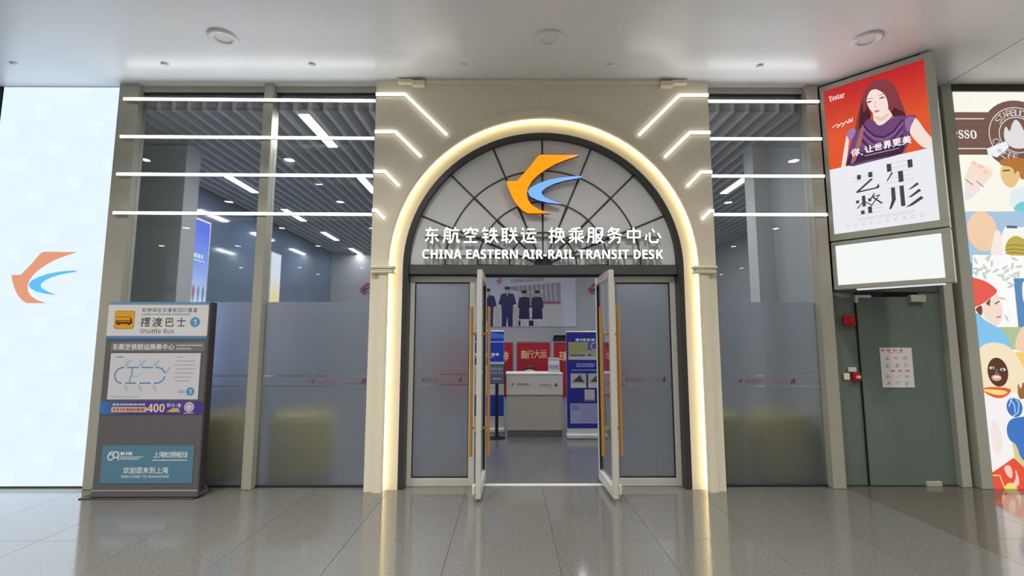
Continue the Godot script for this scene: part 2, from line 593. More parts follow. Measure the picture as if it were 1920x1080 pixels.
func make_shell():
	# floor of the hall: stone slabs 0.805 m wide, each a piece of its own in front of the facade
	var fl := thing("floor", "polished grey stone floor of the concourse with thin joints", "floor", Vector3.ZERO, 0, "", "structure")
	block("bed", Vector3(-14, -0.2, -0.04), Vector3(14, -0.008, 4.2), M.joint, fl, 0.0)
	block("far_paving", Vector3(-14, -0.2, 4.2), Vector3(14, 0.0, 20), M.floor_stone, fl, 0.0)
	var x0 := 0.35 - 0.805 * 12
	for i in 24:
		for k in 3:
			var lo := Vector3(x0 + i * 0.805 + 0.0012, -0.03, -0.02 + k * 1.4065 + 0.0012)
			var m: Material = M.floor_taupe if lo.x > 3.5 else (M.floor_stone if (i * 7 + k * 3) % 3 else M.floor_stone_b)
			block("tile", lo, lo + Vector3(0.8026, 0.03, 1.4041), m, fl, 0.0008)
	block("room_slab", Vector3(-6, -0.2, -9.6), Vector3(6.2, 0.0, -0.045), M.room_floor, fl, 0.0)
	# ceiling panels of the hall
	var ce := thing("ceiling", "pale semi gloss metal panel ceiling over the concourse", "ceiling", Vector3.ZERO, 0, "", "structure")
	var cuts := [-14.0, -9.2, 5.04, 14.0]
	for i in 3:
		block("panel", Vector3(cuts[i] + 0.004, CEIL, 0.0), Vector3(cuts[i + 1] - 0.004, CEIL + 0.06, 20), M.ceiling_paint, ce, 0.002)
	block("backing", Vector3(-14, CEIL + 0.07, 0), Vector3(14, CEIL + 0.2, 20), M.dark_plenum, ce, 0.0)
	for w in [["wall_back", Vector3(-14, 0, 20), Vector3(14, CEIL + 0.2, 20.2), "plain pale wall far across the concourse"], ["wall_left", Vector3(-14.2, 0, -0.2), Vector3(-14, CEIL + 0.2, 20.2), "plain pale wall closing the concourse beyond the white media screen"], ["wall_right", Vector3(14, 0, -0.2), Vector3(14.2, CEIL + 0.2, 20.2), "plain pale wall closing the concourse beyond the coffee mural"]]:
		tag(block(w[0], w[1], w[2], M.hall_wall, null, 0.0), w[3], "wall", "", "structure")
	tag(block("wall_front_left", Vector3(-14, 0, -0.3), Vector3(-6.07, CEIL + 0.2, -0.02), M.post_paint, null), "grey wall strip at the outer edge of the white media screen", "wall", "", "structure")
	tag(block("wall_front_right", Vector3(8.2, 0, -0.3), Vector3(14, CEIL + 0.2, 0.1), M.post_paint, null), "grey wall beyond the coffee mural", "wall", "", "structure")

func make_inner_room():
	# room behind the glass: X -5.5 .. 6, z 0 .. -9.4
	var c2 := thing("ceiling_1", "dark open ceiling of hanging grey baffles inside the desk room", "ceiling", Vector3.ZERO, 0, "", "structure")
	block("plenum", Vector3(-6, 4.52, -9.6), Vector3(6.2, 4.7, 0), M.dark_plenum, c2, 0.0)
	var k := 0
	var x := -5.4
	while x < 6.0:
		block("baffle", Vector3(x, 4.25, -9.4), Vector3(x + 0.05, 4.40, -0.06 if x > -4.4 else -0.2), M.baffle, c2, 0.002)
		x += 0.178
		k += 1
	tag(block("wall_inner_back", Vector3(-6, 0, -9.7), Vector3(6.2, 4.7, -9.4), M.grey_wall, null, 0.0), "pale grey back wall of the desk room behind the crew mural", "wall", "", "structure")
	tag(block("wall_inner_left", Vector3(-5.7, 0, -9.4), Vector3(-5.5, 4.7, -0.95), M.blue_glass_wall, null, 0.0), "dark glossy blue wall with tall light boxes inside the left glass bay", "wall", "", "structure")
	tag(block("wall_inner_right", Vector3(6.0, 0, -9.4), Vector3(6.2, 4.7, -1.0), M.grey_wall, null, 0.0), "pale grey side wall deep inside the desk room on the advert side", "wall", "", "structure")
	tag(block("wall_pier_left", Vector3(-5.7, 0, -1.25), Vector3(-4.37, 4.5, -0.95), M.pier_grey, null), "plain grey pier behind the glass beside the white media screen", "wall", "", "structure")
	tag(block("wall_pier_right", Vector3(3.33, 0, -1.25), Vector3(6.0, 4.5, -1.0), M.pier_grey, null), "plain grey pier behind the glass beside the tilted advert", "wall", "", "structure")
	tag(block("wall_side_left", Vector3(-5.7, 0, -0.95), Vector3(-5.5, 4.7, -0.2), M.grey_wall, null, 0.0), "grey return wall between media screen and pier", "wall", "", "structure")
	tag(block("wall_lobby", Vector3(3.56, 0, -1.0), Vector3(3.62, 4.5, -0.07), M.grey_wall, null), "thin grey wall between the glass bay and the green glass door lobby", "wall", "", "structure")
	tag(block("wall_lobby_end", Vector3(4.98, 0, -1.0), Vector3(5.08, 4.5, -0.06), M.grey_wall, null), "grey end wall of the green glass door lobby", "wall", "", "structure")
	# linear lamps between the baffles
	glow("lamp_white", Color(0.96, 0.98, 1.0), 3.0)
	var rows := [[-4.63, "row nearest the blue wall"], [-2.46, "row behind the middle glass pane"], [-0.33, "row left of the desk"], [1.8, "row right of the desk"], [3.92, "row behind the glass by the advert"]]
	var nth := ["first", "second", "third", "fourth", "fifth"]
	for r in rows:
		for i in 5:
			if (r[0] > 3.5 or r[0] < -4.0) and i == 0 or r[0] > -1.0 and r[0] < 0.0 and i > 2 or r[0] > 1.0 and r[0] < 2.0 and i == 4:
				continue
			var z: float = -0.14 - i * 2.09
			var t := thing("linear_ceiling_lamp", "white linear lamp, %s from the glass, %s" % [nth[i], r[1]], "ceiling lamp", Vector3(r[0], 4.24, z - 0.49), 0, "linear lamps inside the desk room")
			put("housing", bevel_box(Vector3(0.15, 0.06, 1.0), 0.004), M.white_panel, t, Vector3(0, 0.035, 0))
			put("diffuser", bevel_box(Vector3(0.13, 0.012, 0.97), 0.002), M.lamp_white, t, Vector3(0, 0.0, 0))
			area_light("linear_lamp_light", Vector3(r[0], 4.225, z - 0.49), 0.12, 0.95, Color(0.97, 0.985, 1.0), 0.12 if r[0] > 1.0 and r[0] < 2.0 and i > 2 else (0.8 if i == 4 else 2.0), Vector3(-PI / 2, 0, 0))
	# light boxes on the blue wall
	var p := Pic.new(300, 1400, srgb(70, 110, 235))
	for y in 900:
		var f: float = y / 900.0
		p.rect(0, y, 300, 1, srgb(64, 104, 232).lerp(srgb(214, 232, 252), clampf(f * 1.35 - 0.1, 0, 1)))
	p.rect(0, 900, 300, 500, srgb(214, 234, 252))
	dashes(p, 60, 290, 170, 34, srgb(225, 235, 255), 4)
	dashes(p, 40, 340, 220, 10, srgb(225, 235, 255), 5)
	for i in 5:
		var cx: float = [40, 80, 140, 200, 262][i]
		var cc: Color = [srgb(150, 110, 130), srgb(90, 90, 110), srgb(170, 110, 120), srgb(120, 150, 190), srgb(120, 140, 160)][i]
		p.disc(cx, 560, 9, cc)
		p.shape([-16, 0, 16, 0, 18, 60, 10, 140, 3, 140, 0, 70, -3, 140, -10, 140, -18, 60], cc, cx, 572, 1, 0.9)
	screen_mat("light_box_blue", p, 0.95)
	var q := Pic.new(200, 1000, srgb(236, 240, 250))
	for y in 500:
		q.rect(0, y, 200, 1, srgb(226, 236, 252).lerp(srgb(250, 214, 120), clampf(y / 300.0 - 0.6, 0, 1)))
	for i in 26:
		q.disc(10 + (i * 53) % 190, 520 + (i * 37) % 120, 14, [srgb(200, 140, 210), srgb(232, 190, 236), srgb(150, 110, 190)][i % 3])
	screen_mat("light_box_flowers", q, 0.9)
	var a := thing("light_box", "tall blue light box with travellers on glossy inner wall, nearer to the glass", "light box", Vector3(-5.5, 0.75, -2.95), PI / 2)
	block("frame", Vector3(-0.35, 0, 0), Vector3(0.35, 2.95, 0.05), M.aluminium, a)
	face("picture", Vector3(-0.32, 0.03, 0.052), 0.64, 2.89, M.light_box_blue, a)
	var b := thing("light_box", "tall light box with yellow field and purple flowers deeper inside", "light box", Vector3(-5.5, 0.75, -5.8), PI / 2)
	block("frame", Vector3(-0.25, 0, 0), Vector3(0.25, 2.85, 0.05), M.aluminium, b)
	face("picture", Vector3(-0.22, 0.03, 0.052), 0.44, 2.79, M.light_box_flowers, b)
	area_light("light_box_blue_light", Vector3(-5.42, 2.2, -2.95), 2.8, 0.6, Color(0.45, 0.6, 1.0), 0.5, Vector3(0, -PI / 2, PI / 2))

func logo_band() -> StandardMaterial3D:
	if M.has("logo_band"):
		return M.logo_band
	var p := Pic.new(900, 90, Color(0.7, 0.7, 0.75, 0.0), true)
	swallow(p, 20, 12, 78, srgb(150, 40, 66), srgb(50, 48, 90))
	dashes(p, 120, 20, 260, 34, srgb(140, 96, 116), 11)
	dashes(p, 120, 64, 250, 9, srgb(150, 90, 110), 12)
	p.ring(430, 44, 18, 5, srgb(120, 120, 190))
	dashes(p, 500, 30, 270, 24, srgb(160, 110, 124), 13)
	dashes(p, 500, 64, 270, 8, srgb(160, 116, 128), 14)
	p.shape([800, 78, 850, 8, 880, 8, 880, 78], srgb(60, 50, 90))
	p.shape([826, 70, 862, 24, 868, 70], srgb(220, 60, 70))
	var m := mat("logo_band", Color.WHITE, 0.5)
	m.albedo_texture = tex(p)
	m.transparency = BaseMaterial3D.TRANSPARENCY_ALPHA
	m.texture_repeat = false
	return m

# clear pane with a frosted film on its lower half: two thin clear lines leave a band that carries the airline marks
func glazing(parent: Node3D, x0: float, x1: float, y0: float, y1: float, z: float, film_top: float, m: Material, line_y: float, mark_x := -99.0, mark_w := 0.62):
	block("pane", Vector3(x0, y0, z - 0.006), Vector3(x1, y1, z + 0.006), m, parent, 0.0)
	var fz := z - 0.022
	block("frosted_film", Vector3(x0, y0, fz), Vector3(x1, line_y - 0.062, fz + 0.008), M.frost, parent, 0.0)
	block("frosted_film", Vector3(x0, line_y - 0.05, fz), Vector3(x1, line_y + 0.05, fz + 0.008), M.frost, parent, 0.0)
	block("frosted_film", Vector3(x0, line_y + 0.062, fz), Vector3(x1, film_top, fz + 0.008), M.frost, parent, 0.0)
	if mark_x > -90:
		face("marks", Vector3(mark_x, line_y - 0.032, z + 0.008), mark_w, 0.064, logo_band(), parent)

func make_glass_bays():
	var w1 := thing("window_1", "tall shop window of two panes beside the kiosk, frosted below", "window", Vector3.ZERO, 0, "", "structure")
	block("post", Vector3(-4.49, 0, -0.06), Vector3(-4.26, CEIL, 0.08), M.post_paint, w1, 0.006)
	block("post", Vector3(-2.815, 0, -0.06), Vector3(-2.71, CEIL, 0.1), M.post_paint, w1, 0.006)
	block("top_rail", Vector3(-4.26, 4.43, -0.05), Vector3(-1.5, CEIL, 0.03), M.post_paint, w1)
	block("top_gasket", Vector3(-4.26, 4.405, -0.04), Vector3(-1.5, 4.43, 0.012), M.gasket, w1)
	block("bottom_rail", Vector3(-4.26, 0, -0.05), Vector3(-1.5, 0.022, 0.012), M.gasket, w1)
	for s in [[-4.26, -2.815, -99.0], [-2.71, -1.5, -2.18]]:
		glazing(w1, s[0], s[1], 0.022, 4.405, 0.0, 1.985, M.glass, 1.115, s[2])
	var w2 := thing("window_2", "tall single shop window pane beside the tilted advert, frosted below", "window", Vector3.ZERO, 0, "", "structure")
	block("post", Vector3(3.42, 0, -0.06), Vector3(3.56, CEIL, 0.1), M.post_paint, w2, 0.006)
	block("top_rail", Vector3(2.24, 4.43, -0.05), Vector3(3.42, CEIL, 0.03), M.post_paint, w2)
	block("top_gasket", Vector3(2.24, 4.405, -0.04), Vector3(3.42, 4.43, 0.012), M.gasket, w2)
	block("bottom_rail", Vector3(2.24, 0, -0.05), Vector3(3.42, 0.022, 0.012), M.gasket, w2)
	glazing(w2, 2.24, 3.42, 0.022, 4.405, 0.0, 1.985, M.glass, 1.115, 2.5, 0.65)

func make_portal():
	var po := thing("entrance_portal", "cream arched portal wall with glowing cove and grey fanlight", "portal", Vector3.ZERO, 0, "", "structure")
	var p := PackedVector2Array([Vector2(-1.51, 0), Vector2(-1.51, CEIL), Vector2(2.255, CEIL), Vector2(2.255, 0)])
	var inner := arch_line(1.75, 0.0)
	inner.reverse()
	p.append_array(inner)
	put("wall_slab", extrude(p, -0.05, 0.17), M.cream, po)
	put("archivolt", arch_band(1.69, 1.787, 0.155, 0.2), M.cream, po)
	put("archivolt_fillet", arch_band(1.700, 1.772, 0.2, 0.206), M.cream, po)
	put("cove_panel", arch_band(1.54, 1.75, 0.0, 0.1), M.cream, po)
	glow("cove_led", Color(1.0, 0.93, 0.78), 8.0)
	put("cove_light", arch_band(1.722, 1.742, 0.104, 0.128), M.cove_led, po)
	for s in [-1, 1]:
		var cx: float = AX + s * 1.745
		var cap := put("capital", bevel_box(Vector3(0.25, 0.03, 0.1), 0.006), M.cream, po, Vector3(cx, 2.345, 0.185))
		put("neck_mould", bevel_box(Vector3(0.225, 0.03, 0.085), 0.01), M.cream, cap, Vector3(0, -0.03, -0.005))
		put("lower_mould", bevel_box(Vector3(0.24, 0.022, 0.095), 0.008), M.cream, cap, Vector3(0, -0.056, 0))
		block("cornice_block", Vector3(AX + s * 1.55 - 0.085, 4.44, 0.16), Vector3(AX + s * 1.55 + 0.085, 4.49, 0.225), M.cream, po, 0.006)
		block("cornice_block", Vector3(AX + s * 1.40 - 0.07, 4.405, 0.16), Vector3(AX + s * 1.40 + 0.07, 4.47, 0.235), M.cream, po, 0.006)
		# short lamps of the cove: soft light into the reveal
	block("cornice", Vector3(AX - 1.33, 4.46, 0.16), Vector3(AX + 1.33, 4.5, 0.2), M.cream, po, 0.004)
	put("arch_frame", arch_band(1.49, 1.55, -0.05, 0.105), M.dark_frame, po)
	block("transom", Vector3(AX - 1.49, 2.29, -0.05), Vector3(AX + 1.49, 2.392, 0.075), M.transom_grey, po, 0.004)
	# fanlight: eight sectors by four rings of grey panes between dark bars
	var cy := 2.392
	var rr := [0.0, 0.253, 0.49, 0.735, 1.0]
	var fan := put("fanlight", extrude(fan_sector(cy, 0.0, 1.5, 0.0, PI, 40), -0.04, -0.02), M.fan_bar, po)
	for r in 4:
		for i in 8:
			var a0 := PI / 8 * i + 0.008 / maxf(rr[r] * 1.49, 0.25)
			var a1 := PI / 8 * (i + 1) - 0.008 / maxf(rr[r] * 1.49, 0.25)
			put("pane", extrude(fan_sector(cy, maxf(0.07, rr[r] * 1.49 + 0.006), rr[r + 1] * 1.49 - 0.006, a0, a1, 8), -0.02, 0.03), M.fan_grey, fan)
	for i in range(1, 8):
		var a := PI / 8 * i
		var d := Vector2(cos(a), sin(a))
		put("bar", bar_path(PackedVector2Array([Vector2(AX, cy) + d * 0.06, Vector2(AX, cy) + d * 1.49]), 0.014, 0.025, 0.042), M.fan_bar, fan)
	for r in [1, 2, 3]:
		put("ring_bar", extrude(fan_sector(cy, rr[r] * 1.49 - 0.007, rr[r] * 1.49 + 0.007, 0.0, PI, 40), 0.025, 0.041), M.fan_bar, fan)
	put("hub", extrude(fan_sector(cy, 0.0, 0.1, 0.0, PI, 20), 0.02, 0.055), M.dark_frame, fan)

func fan_sector(cy: float, r0: float, r1: float, a0: float, a1: float, n: int) -> PackedVector2Array:
	var p := PackedVector2Array()
	for i in n + 1:
		var a := lerpf(a0, a1, float(i) / n)
		p.append(Vector2(AX + cos(a) * r1, cy + sin(a) * r1))
	if r0 < 0.001:
		if a1 - a0 < 3.1:
			p.append(Vector2(AX, cy))
		return p
	for i in n + 1:
		var a := lerpf(a1, a0, float(i) / n)
		p.append(Vector2(AX + cos(a) * r0, cy + sin(a) * r0))
	return p

func make_doors():
	var d := thing("door_1", "glass entrance doors under the arch with frosted side lights", "door", Vector3.ZERO, 0, "", "structure")
	for s in [[-1.115, -0.385, -0.86], [1.135, 1.865, 1.2]]:
		var x0: float = s[0]
		var x1: float = s[1]
		var sl := put("side_light_frame", bevel_box(Vector3(x1 - x0, 0.07, 0.06), 0.003), M.aluminium, d, Vector3((x0 + x1) * 0.5, 2.245, -0.05))
		var o: Vector3 = -sl.position
		block("stile", Vector3(x0, 0, -0.08) + o, Vector3(x0 + 0.055, 2.21, -0.02) + o, M.aluminium, sl)
		block("stile", Vector3(x1 - 0.062, 0, -0.08) + o, Vector3(x1, 2.21, -0.02) + o, M.aluminium, sl)
		block("bottom_rail", Vector3(x0 + 0.055, 0.0, -0.08) + o, Vector3(x1 - 0.062, 0.085, -0.02) + o, M.aluminium, sl)
		for e in [[x0 + 0.055, x0 + 0.063, 0.085, 2.21], [x1 - 0.07, x1 - 0.062, 0.085, 2.21], [x0 + 0.055, x1 - 0.062, 2.198, 2.21], [x0 + 0.055, x1 - 0.062, 0.085, 0.097]]:
			block("gasket", Vector3(e[0], e[2], -0.07) + o, Vector3(e[1], e[3], -0.026) + o, M.gasket, sl, 0.001)
		var g := Node3D.new()
		g.name = "side_light"
		d.add_child(g, true)
		glazing(g, x0 + 0.063, x1 - 0.07, 0.097, 2.198, -0.04, 2.198, M.glass, 1.13, x0 + 0.14, 0.46)
	block("head", Vector3(-1.12, 2.275, -0.09), Vector3(1.87, 2.3, -0.02), M.gasket, d)
	block("threshold", Vector3(-0.385, 0.0, -0.1), Vector3(1.135, 0.008, -0.02), M.aluminium, d, 0.002)
	# the open leaves: they swing out and stand square to the facade
	for s in [[-0.302, -1], [1.032, 1]]:
		var lx: float = s[0]
		var side: int = s[1]
		var leaf := put("leaf_stile", bevel_box(Vector3(0.05, 2.24, 0.06), 0.003), M.aluminium, d, Vector3(lx, 1.155, 0.49))
		leaf.rotation.y = deg_to_rad(1.2) * side
		put("leaf_stile", bevel_box(Vector3(0.05, 2.24, 0.06), 0.003), M.aluminium, leaf, Vector3(0, 0, -0.65))
		put("leaf_rail", bevel_box(Vector3(0.05, 0.08, 0.59), 0.003), M.aluminium, leaf, Vector3(0, 1.08, -0.325))
		put("leaf_rail", bevel_box(Vector3(0.05, 0.1, 0.59), 0.003), M.aluminium, leaf, Vector3(0, -1.07, -0.325))
		put("leaf_gasket", bevel_box(Vector3(0.04, 2.03, 0.01), 0.001), M.gasket, leaf, Vector3(0, 0.01, -0.035))
		put("leaf_gasket", bevel_box(Vector3(0.04, 2.03, 0.01), 0.001), M.gasket, leaf, Vector3(0, 0.01, -0.615))
		put("leaf_pane", bevel_box(Vector3(0.012, 2.03, 0.57), 0.0), M.glass, leaf, Vector3(0, 0.01, -0.325))
		put("floor_stop", bevel_box(Vector3(0.03, 0.1, 0.05), 0.01), M.white_panel, leaf, Vector3(side * 0.045, -1.04, 0.0))
		for t in [-1, 1]:
			var h := put("pull_handle", bevel_box(Vector3(0.03, 1.5, 0.045), 0.006), M.gold_wood, leaf, Vector3(t * 0.088, 0.0, -0.1))
			for hy in [-0.47, 0.47]:
				put("standoff", bevel_box(Vector3(0.07, 0.022, 0.022), 0.004), M.gold_wood, h, Vector3(-t * 0.045, hy, 0))

# ------------------------------------------------ channel letters
func han_mesh(ch: String, w: float, h: float, weight: float, z0: float, z1: float) -> Mesh:
	var st := SurfaceTool.new()
	st.begin(Mesh.PRIMITIVE_TRIANGLES)
	for line in han_strokes(ch):
		var q := PackedVector2Array()
		for v in line:
			q.append(Vector2(v.x / 100.0 * w, h - v.y / 100.0 * h))
		for poly in Geometry2D.offset_polyline(q, weight * 0.5, Geometry2D.JOIN_MITER, Geometry2D.END_BUTT):
			add_extrusion(st, poly, z0, z1)
	st.generate_normals()
	return st.commit()

func letter_mesh(ch: String, f: Font, pixel: float, depth: float) -> TextMesh:
	var tm := TextMesh.new()
	tm.text = ch
	tm.font = f
	tm.font_size = 64
	tm.pixel_size = pixel
	tm.depth = depth
	tm.curve_step = 1.0
	tm.horizontal_alignment = HORIZONTAL_ALIGNMENT_LEFT
	tm.vertical_alignment = VERTICAL_ALIGNMENT_CENTER
	return tm

func make_sign():
	mat("letter_return", srgb(150, 150, 152), 0.5)
	glow("sign_white", Color(1, 1, 1), 1.1)
	var t := thing("entrance_sign", "white glowing channel letters in Chinese and English across the fanlight", "sign", Vector3(0, 0, 0.075))
	var row := ["东航空铁联运", "换乘服务中心"]
	for r in 2:
		var x: float = [-0.955, 0.43][r]
		for i in 6:
			var body := put("character", han_mesh(row[r][i], 0.187, 0.19, 0.0185, 0.0, 0.03), M.letter_return, t, Vector3(x + i * 0.2145, 2.625, 0))
			put("lit_face", han_mesh(row[r][i], 0.187, 0.19, 0.0185, 0.03, 0.033), M.sign_white, body)
	var line := "CHINA EASTERN AIR-RAIL TRANSIT DESK"
	var f := font_bold
	var full: float = f.get_string_size(line, HORIZONTAL_ALIGNMENT_LEFT, -1, 64).x
	var width := 2.67
	for i in line.length():
		if line[i] == " ":
			continue
		var at: float = f.get_string_size(line.substr(0, i), HORIZONTAL_ALIGNMENT_LEFT, -1, 64).x / full * width
		var body := put("letter", letter_mesh(line[i], f, width / full, 0.03), M.letter_return, t, Vector3(-0.972 + at, 2.505, 0.015))
		put("lit_face", letter_mesh(line[i], f, width / full, 0.003), M.sign_white, body, Vector3(0, 0, 0.0165))
	block("rail", Vector3(-0.95, 2.70, -0.03), Vector3(1.68, 2.712, -0.012), M.fan_bar, t)
	block("rail", Vector3(-0.95, 2.49, -0.03), Vector3(1.68, 2.502, -0.012), M.fan_bar, t)
	area_light("sign_light", Vector3(AX, 2.6, 0.13), 2.6, 0.3, Color(1, 1, 1), 0.08, Vector3(0, PI, 0))
	# the swallow mark
	var l := thing("airline_mark_sign", "glowing orange and blue swallow mark mounted on the grey fanlight", "sign", Vector3(-0.035, 2.965, 0.075))
	var om := mat("mark_orange", srgb(240, 130, 10), 0.2, 0.0, 0.6)
	om.emission_enabled = true
	om.emission = srgb(255, 160, 0)
	om.emission_energy_multiplier = 0.75
	var bm := mat("mark_blue", srgb(110, 160, 230), 0.2, 0.0, 0.6)
	bm.emission_enabled = true
	bm.emission = srgb(112, 170, 250)
	bm.emission_energy_multiplier = 0.8
	mat("mark_return_orange", srgb(196, 84, 20), 0.4)
	mat("mark_return_blue", srgb(60, 70, 150), 0.4)
	var k := 0.85 / 845.0
	for e in [[SWALLOW, "swallow_body", om, M.mark_return_orange], [WING, "swallow_wing", bm, M.mark_return_blue]]:
		var p := PackedVector2Array()
		for i in range(0, e[0].size(), 2):
			p.append(Vector2(e[0][i] * k, (672 - e[0][i + 1]) * k))
		var body := put(e[1], extrude(p, 0.0, 0.05), e[3], l)
		put("lit_face", extrude(p, 0.05, 0.055), e[2], body)

func make_strips():
	glow("strip_white", Color(1.0, 1.0, 1.0), 4.0)
	glow("strip_warm", Color(1.0, 0.985, 0.95), 4.0)
	var nth := ["topmost", "second", "third", "lowest"]
	var ys := [4.283, 3.837, 3.400, 2.957]
	for i in 4:
		var a := thing("light_strip", "straight white light strip across the two pane window, %s of four" % nth[i], "light strip", Vector3(-2.96, ys[i], 0.115), 0, "straight light strips on the glass")
		a.rotation.z = deg_to_rad(-0.3)
		put("profile", bevel_box(Vector3(2.86, 0.036, 0.02), 0.003), M.aluminium, a)
		put("diffuser", bevel_box(Vector3(2.86, 0.03, 0.012), 0.003), M.strip_white, a, Vector3(0, 0, 0.014))
		area_light("strip_light", Vector3(-2.96, ys[i], 0.142), 2.84, 0.03, Color(1, 1, 1), 0.26, Vector3(0, PI, 0))
		var b := thing("light_strip", "straight white light strip across the pane by the advert, %s of four" % nth[i], "light strip", Vector3(2.90, ys[i] - 0.003, 0.115), 0, "straight light strips on the glass")
		put("profile", bevel_box(Vector3(1.29, 0.036, 0.02), 0.003), M.aluminium, b)
		put("diffuser", bevel_box(Vector3(1.29, 0.03, 0.012), 0.003), M.strip_white, b, Vector3(0, 0, 0.014))
		area_light("strip_light", Vector3(2.90, ys[i], 0.142), 1.27, 0.03, Color(1, 1, 1), 0.12, Vector3(0, PI, 0))
	var bends := [[4.323, -1.18, -0.702, 3.846], [3.882, -1.278, -0.985, 3.592], [3.424, -1.384, -1.222, 3.258], [2.981, -1.465, -1.374, 2.886]]
	for i in 4:
		var e: Array = bends[i]
		for s in [-1, 1]:
			var where: String = "kiosk side" if s < 0 else "advert side"
			var t := thing("bent_light_strip", "bent white light strip on the cream portal, %s, %s of four" % [where, nth[i]], "light strip", Vector3(0, 0, 0.17), 0, "bent light strips on the portal")
			var pts := PackedVector2Array([Vector2(-1.508, e[0]), Vector2(e[1], e[0]), Vector2(e[2], e[3])])
			if s > 0:
				for j in 3:
					pts[j].x = 2 * 0.373 - pts[j].x
			put("profile", bar_path(pts, 0.036, -0.002, 0.01), M.aluminium, t)
			put("diffuser", bar_path(pts, 0.030, 0.01, 0.02), M.strip_warm, t)
			var mid := (pts[1] + pts[2]) * 0.5
			var dl := pts[2] - pts[1]
			area_light("bent_strip_light", Vector3(mid.x, mid.y, 0.2), dl.length(), 0.03, Color(1, 0.97, 0.92), 0.10 * dl.length(), Vector3(0, PI, 0))

func make_media_wall():
	var p := Pic.new(640, 2048, srgb(230, 245, 255))
	for i in 7:
		for k in 22:
			var f := float((i * 31 + k * 17) % 5) / 5.0
			p.rect(i * 92, k * 94, 92, 94, srgb(228, 244, 255).lerp(srgb(234, 248, 255), f))
	var s := 640.0 / 1.4
	swallow(p, (5.89 - 5.556) * s, (4.5 - 2.545) * 2048 / 4.5, 0.726 * s, srgb(229, 156, 122), srgb(98, 192, 250))
	screen_mat("media_screen", p, 0.87)
	var t := thing("media_screen", "tall white glowing media screen with a swallow mark beside the window", "screen", Vector3(-5.89, 0, 0))
	block("cabinet", Vector3(-0.02, 0.0, -0.18), Vector3(1.4, 4.5, 0.0), M.gasket, t)
	face("display", Vector3(0.0, 0.015, 0.004), 1.395, 4.48, M.media_screen, t)
	block("side_trim", Vector3(-0.17, 0, -0.18), Vector3(-0.02, 4.5, 0.01), M.dark_frame, t)

